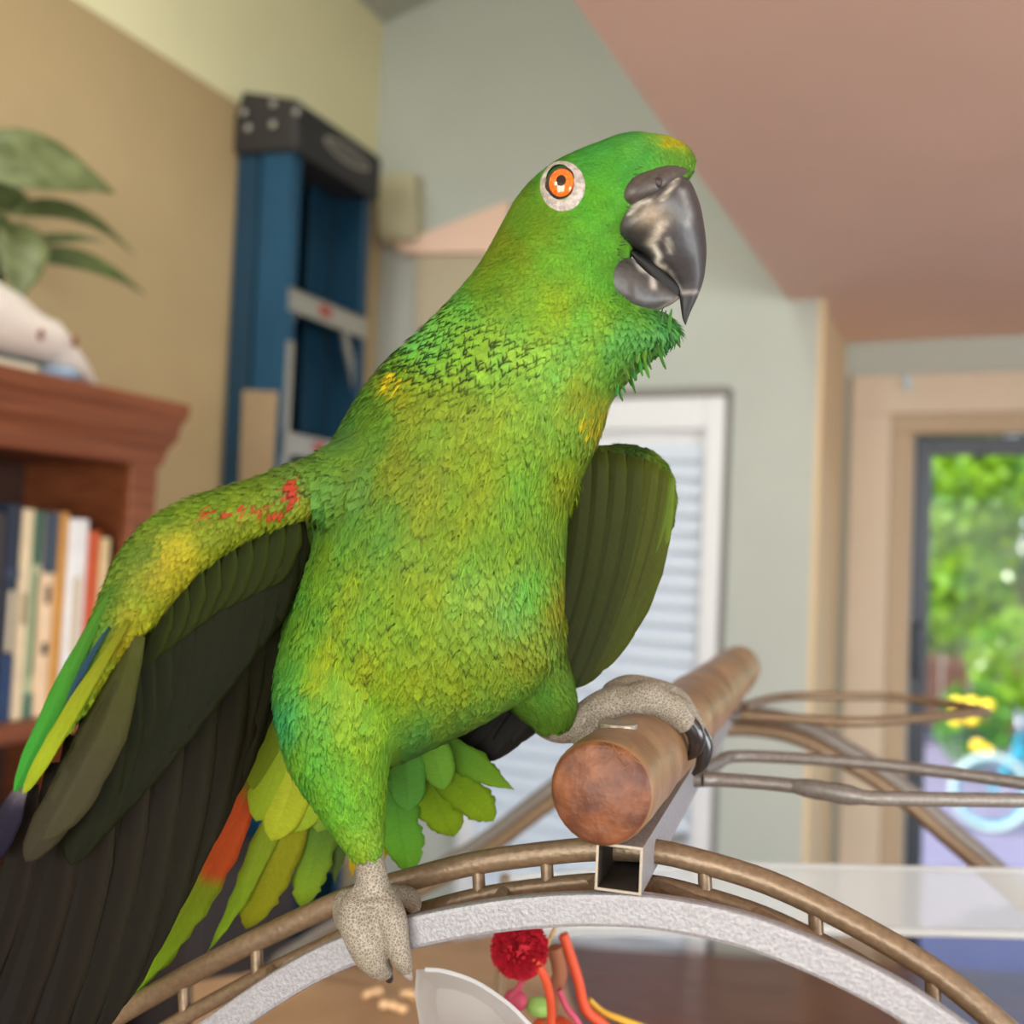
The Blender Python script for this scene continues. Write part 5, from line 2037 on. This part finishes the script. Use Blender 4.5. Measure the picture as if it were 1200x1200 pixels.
def color_w(px, g):
    c_ = lin_np(idw(PALW, px[:, :2], 3.2, 60)) * np.array([0.78, 0.66, 0.62])
    c_ = c_ * (1 + g.normal(0, 0.08, len(px)))[:, None]
    x, y = px[:, 0], px[:, 1]
    red = (np.hypot((x - 347) / 10, (y - 570) / 14) < 1) | ((np.abs(y - (600 - (x - 240) * 0.11)) < 8) & (x > 240) & (x < 335) & (g.random(len(px)) < 0.3))
    c_[red] = lin_np([170, 58, 30]) * g.uniform(0.7, 1.0, (red.sum(), 1))
    tip = c_ * g.uniform(0.95, 1.15, (len(px), 1))
    up = (y < 575 + np.clip((230 - x), 0, 300) * 0.75) & (x < 400)
    dk = up & (g.random(len(px)) < 0.5)
    tip[dk] = c_[dk] * 0.25
    return c_, tip


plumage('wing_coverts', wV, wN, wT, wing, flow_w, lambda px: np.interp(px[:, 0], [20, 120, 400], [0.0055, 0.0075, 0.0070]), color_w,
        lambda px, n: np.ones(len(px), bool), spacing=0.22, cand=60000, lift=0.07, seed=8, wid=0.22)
paint_coat(wme, wV, wN, color_w)
strands('covert_barbs', wV, wN, wT, wing, flow_w, lambda px: np.full(len(px), 0.007), color_w, lambda px, n: np.ones(len(px), bool), 11000, 32)

UD = (25, 24, 11)
UE = (48, 48, 29)
sec_f = [((338, 600), (292, 850), 26), ((325, 606), (268, 915), 28), ((306, 612), (248, 962), 30), ((288, 622), (226, 1010), 31), ((268, 634), (203, 1055), 32), ((248, 646), (180, 1100), 33), ((228, 660), (158, 1145), 33),
         ((208, 674), (136, 1185), 33), ((190, 690), (114, 1215), 33), ((174, 708), (92, 1240), 32), ((158, 730), (70, 1255), 30), ((142, 758), (48, 1268), 29), ((124, 792), (28, 1275), 28), ((104, 828), (8, 1272), 27), ((84, 862), (-12, 1260), 25), ((62, 894), (-30, 1235), 22), ((38, 920), (-42, 1190), 20)]
for i, (r_, t_, h_) in enumerate(sec_f):
    q = i / (len(sec_f) - 1)
    zr = 24 + (-50) * min(1, q * 1.3)
    blade('flight_feather', (*r_, zr), (*t_, 110 - 120 * q + 6 * (i % 2)), h_, dark(mixc(UD, (24, 18, 13), q), mixc(UE, (50, 42, 32), q)), wing, bend=-0.05 + 0.02 * q, arch=-0.06, seed=i, z_rot=0.22)
# dark under-wing coverts over their roots
for i, (r_, t_, h_) in enumerate(sec_f[:13]):
    q = i / 12
    tip = (r_[0] + (t_[0] - r_[0]) * 0.46 + 4, r_[1] + (t_[1] - r_[1]) * 0.46)
    blade('under_covert', (r_[0] + 6, r_[1] - 6, 16 - 50 * q), (*tip, 44 - 60 * q), h_ * 0.95, dark((22, 25, 6), (32, 36, 10)), wing, bend=-0.04, arch=-0.05, seed=40 + i, z_rot=0.2)
for i in range(9):
    x = 335 - i * 19
    y = float(np.interp(x, [180, 260, 335], [700, 640, 604]))
    blade('under_covert', (x + 8, y - 14, 4 - i * 5), (x - 22, y + 84, 24 - i * 5), 20, dark((36, 44, 8), (54, 64, 13)), wing, bend=-0.03, arch=-0.05, seed=60 + i, z_rot=0.15)
# long coverts along the hand
blade('primary_covert', (132, 690, -66), (17, 928, -52), 11, lambda s, k: mixc((58, 98, 24), (48, 124, 40), min(1, s * 1.2)), wing, bend=0.005, arch=0.03, seed=70)
blade('primary_covert', (128, 735, -72), (78, 828, -66), 4, flat((34, 60, 74)), wing, bend=0.03, arch=0.02, seed=71)
blade('primary_covert', (150, 728, -74), (27, 930, -60), 9, lambda s, k: mixc((98, 100, 12), (126, 140, 26), min(1, s * 1.3)), wing, bend=0.005, arch=0.03, seed=72)
blade('primary_covert', (160, 745, -62), (50, 985, -46), 27, lambda s, k: mixc((56, 60, 16), (52, 49, 31), min(1, s * 1.5)), wing, bend=-0.03, arch=-0.03, seed=73)
blade('primary_covert', (140, 800, -56), (30, 1010, -46), 22, lambda s, k: mixc((48, 48, 20), (44, 39, 28), s), wing, bend=-0.02, arch=-0.03, seed=74)
blade('flight_feather', (30, 915, -44), (-12, 1010, -36), 15, lambda s, k: mixc((120, 112, 110), (26, 22, 36), min(1, s * 3)), wing, bend=0.0, seed=75)

# far wing, half folded, seen from below
w2 = MB()
arm2 = [((664, 528), (664, 570), 205, 16), ((700, 520), (696, 560), 218, 14), ((738, 519), (730, 556), 226, 13), ((768, 527), (752, 560), 230, 12), ((788, 548), (764, 578), 232, 10), ((795, 578), (772, 606), 228, 10), ((793, 612), (776, 628), 230, 7)]
loft(w2, dense(arm2, 4), 16)
w2me, w2V, w2N, w2T = remeshed(w2, 0.002, 5)
wing2 = part_from(w2me, 'wing', m_under, parrot)
wing2['label'] = 'far wing half folded'
PAL2 = [(690, 525, 80, 95, 25), (740, 525, 60, 90, 25), (775, 540, 95, 125, 30), (790, 580, 110, 135, 35), (720, 550, 90, 95, 20), (740, 570, 75, 85, 18)]


def color_w2(px, g):
    c_ = 0.62 * lin_np(idw(PAL2, px[:, :2], 3, 60)) * (1 + g.normal(0, 0.12, len(px)))[:, None]
    return c_, c_ * 1.1


plumage('wing_coverts', w2V, w2N, w2T, wing2, lambda px: np.tile(np.array([[-0.35, 0.93]]), (len(px), 1)), lambda px: np.full(len(px), 0.0055), color_w2, lambda px, n: np.ones(len(px), bool), spacing=0.22, cand=20000, seed=9, lift=0.04)
paint_coat(w2me, w2V, w2N, color_w2)
O1, O2 = (62, 68, 14), (48, 54, 11)
f2 = [((786, 580), (728, 742), 18, (78, 96, 24)), ((778, 572), (712, 766), 28, O1), ((764, 562), (694, 790), 34, O1), ((744, 556), (676, 806), 36, O2), ((722, 552), (660, 806), 38, O2), ((700, 550), (648, 790), 40, O2), ((680, 550), (640, 760), 40, O2)]
for i, (r_, t_, h_, cl_) in enumerate(f2):
    blade('under_covert', (r_[0], r_[1] - 20, 200 - 2 * i), (*t_, 222 - 3 * i), h_, dark(cl_, [v * 1.3 for v in cl_]), wing2, bend=-0.05, arch=-0.04, seed=90 + i)
for i, (r_, t_, h_) in enumerate([((780, 600), (668, 800), 26), ((768, 620), (600, 872), 26), ((755, 640), (572, 892), 24), ((742, 650), (552, 902), 22), ((730, 660), (540, 890), 20), ((715, 660), (530, 876), 20)]):
    blade('flight_feather', (*r_, 236 + 3 * i), (*t_, 268 + 4 * i), h_, dark((30, 28, 26), (48, 44, 38)), wing2, bend=-0.03, arch=-0.03, seed=110 + i)

# tail
def tailc(c0, c1, red=None):
    def f(s, k):
        c_ = mixc(c0, c1, min(1, max(0, (s - 0.2) / 0.7)))
        if red and red[0] < s < red[1]:
            c_ = [196, 84, 40]
        return [v * (0.95 if abs(k) < 0.05 else 1) * 0.93 for v in c_]
    return f


tail = [((322, 846, 190), (130, 1180, 270), 25, tailc((120, 120, 30), (140, 185, 40), (0.2, 0.47)), -0.05), ((306, 850, 186), (188, 1040, 250), 11, tailc((60, 62, 24), (96, 104, 40)), 0.0),
        ((344, 872, 196), (243, 1116, 285), 17, tailc((110, 120, 30), (140, 180, 40)), -0.04), ((362, 880, 200), (288, 1088, 285), 27, tailc((120, 120, 24), (136, 140, 26)), -0.03), ((392, 890, 206), (352, 1062, 290), 24, tailc((50, 80, 34), (120, 150, 36)), -0.02),
        ((405, 890, 212), (392, 1035, 296), 22, tailc((44, 66, 36), (70, 90, 40)), 0.0), ((425, 890, 216), (412, 1030, 296), 18, tailc((150, 140, 30), (180, 150, 30)), 0.0), ((462, 876, 216), (480, 1022, 290), 30, tailc((70, 130, 50), (100, 165, 45)), 0.03), ((490, 866, 214), (532, 980, 285), 32, tailc((90, 130, 26), (125, 160, 26)), 0.03),
        ((500, 862, 212), (578, 962, 280), 27, tailc((90, 130, 26), (130, 165, 30)), 0.04), ((512, 858, 210), (602, 925, 275), 22, tailc((80, 130, 40), (120, 165, 45)), 0.04), ((455, 880, 222), (450, 1010, 292), 22, tailc((130, 120, 24), (170, 160, 30)), 0.0)]
for i, (r_, t_, h_, cf_, bd_) in enumerate(tail):
    blade('tail_feather', r_, t_, h_, cf_, parrot, bend=bd_, arch=0.05, shape='round' if h_ > 22 else 'point', seed=130 + i, z_rot=0.1, rows=26, fray=0.13)
for i, (r_, t_, h_, c_) in enumerate([((340, 850, 150), (300, 962, 190), 26, (128, 150, 34)), ((362, 860, 152), (318, 985, 192), 28, (140, 150, 34)), ((384, 868, 156), (346, 975, 196), 26, (120, 140, 34)), ((330, 845, 146), (296, 925, 180), 24, (104, 124, 26)),
                                      ((470, 860, 170), (478, 950, 210), 26, (86, 150, 60)), ((495, 850, 170), (520, 925, 206), 24, (100, 150, 50)), ((402, 872, 160), (372, 975, 198), 22, (96, 120, 36))]):
    blade('tail_covert', r_, t_, h_, tailc(c_, [min(255, v * 1.12) for v in c_]), parrot, bend=-0.02, arch=0.04, seed=150 + i)

# ---- feet
def skin_mat():
    m = bpy.data.materials.new('scaly_skin')
    m.use_nodes = True
    nt = m.node_tree
    b = nt.nodes['Principled BSDF']
    b.inputs['Roughness'].default_value = 0.6
    tc = nt.nodes.new('ShaderNodeTexCoord')
    v = nt.nodes.new('ShaderNodeTexVoronoi')
    v.feature = 'DISTANCE_TO_EDGE'
    v.inputs['Scale'].default_value = 900
    nt.links.new(tc.outputs['Object'], v.inputs['Vector'])
    r = nt.nodes.new('ShaderNodeValToRGB')
    r.color_ramp.elements[0].position = 0.0
    r.color_ramp.elements[1].position = 0.16
    r.color_ramp.elements[0].color = (*lin((160, 150, 132)), 1)
    r.color_ramp.elements[1].color = (*lin((108, 99, 87)), 1)
    nt.links.new(v.outputs['Distance'], r.inputs['Fac'])
    nt.links.new(r.outputs['Color'], b.inputs['Base Color'])
    bp = nt.nodes.new('ShaderNodeBump')
    bp.inputs['Strength'].default_value = 0.7
    bp.inputs['Distance'].default_value = 0.0006
    nt.links.new(v.outputs['Distance'], bp.inputs['Height'])
    nt.links.new(bp.outputs['Normal'], b.inputs['Normal'])
    return m


m_skin = skin_mat()
m_claw = mat('claw_black', (36, 32, 32), 0.3, coat=0.4)
za_ = zof(cpl(440, 1100, 0.0))
f1 = MB()
limb(f1, [(432, 985, 46, 17), (434, 1010, za_ + 2, 17), (436, 1032, za_ + 4, 20), (436, 1055, za_ + 2, 26), (436, 1072, za_ - 8, 29)])
limb(f1, [(425, 1058, za_ + 2, 24), (416, 1072, za_ - 12, 21), (424, 1096, za_ - 24, 22), (434, 1118, za_ - 22, 20), (444, 1133, za_ - 12, 15), (452, 1140, za_ + 2, 10)])
limb(f1, [(447, 1058, za_, 22), (459, 1080, za_ - 20, 19), (465, 1104, za_ - 28, 15), (471, 1124, za_ - 26, 12), (477, 1137, za_ - 16, 8)])
limb(f1, [(448, 1052, za_ + 10, 16), (464, 1050, za_ + 40, 14), (480, 1052, za_ + 62, 12), (486, 1064, za_ + 74, 9)])
limb(f1, [(424, 1056, za_ + 10, 17), (408, 1058, za_ + 34, 17), (404, 1072, za_ + 60, 14), (410, 1094, za_ + 66, 10)])
f1me, *_ = remeshed(f1, 0.0009, 3)
foot1 = part_from(f1me, 'foot', m_skin, parrot)
foot1['label'] = 'grey scaly foot gripping the arch'


def claw(pts, parent):
    C4 = catmull([Vector(p[:3]) for p in pts], 4)
    rr = catmull([Vector((p[3], 0, 0)) for p in pts], 4)
    return MB().tube([B(*c_) for c_ in C4], [max(0.6, r.x) * PXM for r in rr], 10).build('claw', m_claw, parent, True)


claw([(450, 1136, za_ - 2, 8), (456, 1146, za_ + 12, 6), (456, 1150, za_ + 26, 2)], foot1)
m_claw2 = mat('claw_grey', (150, 142, 134), 0.35)
o = claw([(473, 1134, za_ - 14, 7), (479, 1143, za_ - 8, 5), (482, 1148, za_ + 4, 1.5)], foot1)
o.data.materials[0] = m_claw2
claw([(486, 1062, za_ + 74, 8), (486, 1076, za_ + 78, 5), (482, 1086, za_ + 76, 1.5)], foot1)

dp = 0.43
zp = (dp / D0 - 1) * 1200
f2m = MB()
limb(f2m, [(636, 842, 222, 20), (655, 850, zp - 6, 21), (682, 846, zp - 4, 22), (708, 832, zp, 24), (735, 822, zp + 4, 25)])
limb(f2m, [(715, 830, zp - 2, 20), (742, 822, zp - 8, 20), (758, 818, zp - 8, 22), (776, 826, zp - 10, 18), (792, 834, zp - 10, 19), (806, 852, zp - 8, 13)])
limb(f2m, [(716, 820, zp + 12, 20), (738, 812, zp + 26, 22), (764, 812, zp + 34, 18), (788, 822, zp + 36, 19), (806, 838, zp + 36, 14), (818, 858, zp + 34, 11)])
limb(f2m, [(708, 836, zp - 10, 16), (698, 848, zp - 22, 13), (688, 864, zp - 26, 12), (680, 880, zp - 24, 9)])
limb(f2m, [(706, 834, zp + 10, 16), (690, 842, zp + 40, 14), (676, 858, zp + 52, 12)])
f2me, *_ = remeshed(f2m, 0.0009, 3)
foot2 = part_from(f2me, 'foot', m_skin, parrot)
foot2['label'] = 'grey scaly foot resting on the wooden perch'
claw([(806, 846, zp - 10, 13), (816, 862, zp - 10, 13), (814, 880, zp - 6, 9), (804, 890, zp, 3)], foot2)
claw([(817, 854, zp + 34, 12), (826, 874, zp + 34, 12), (822, 896, zp + 34, 9), (812, 908, zp + 36, 3)], foot2)
claw([(680, 878, zp - 24, 8), (676, 892, zp - 20, 5), (680, 900, zp - 14, 1.5)], foot2)
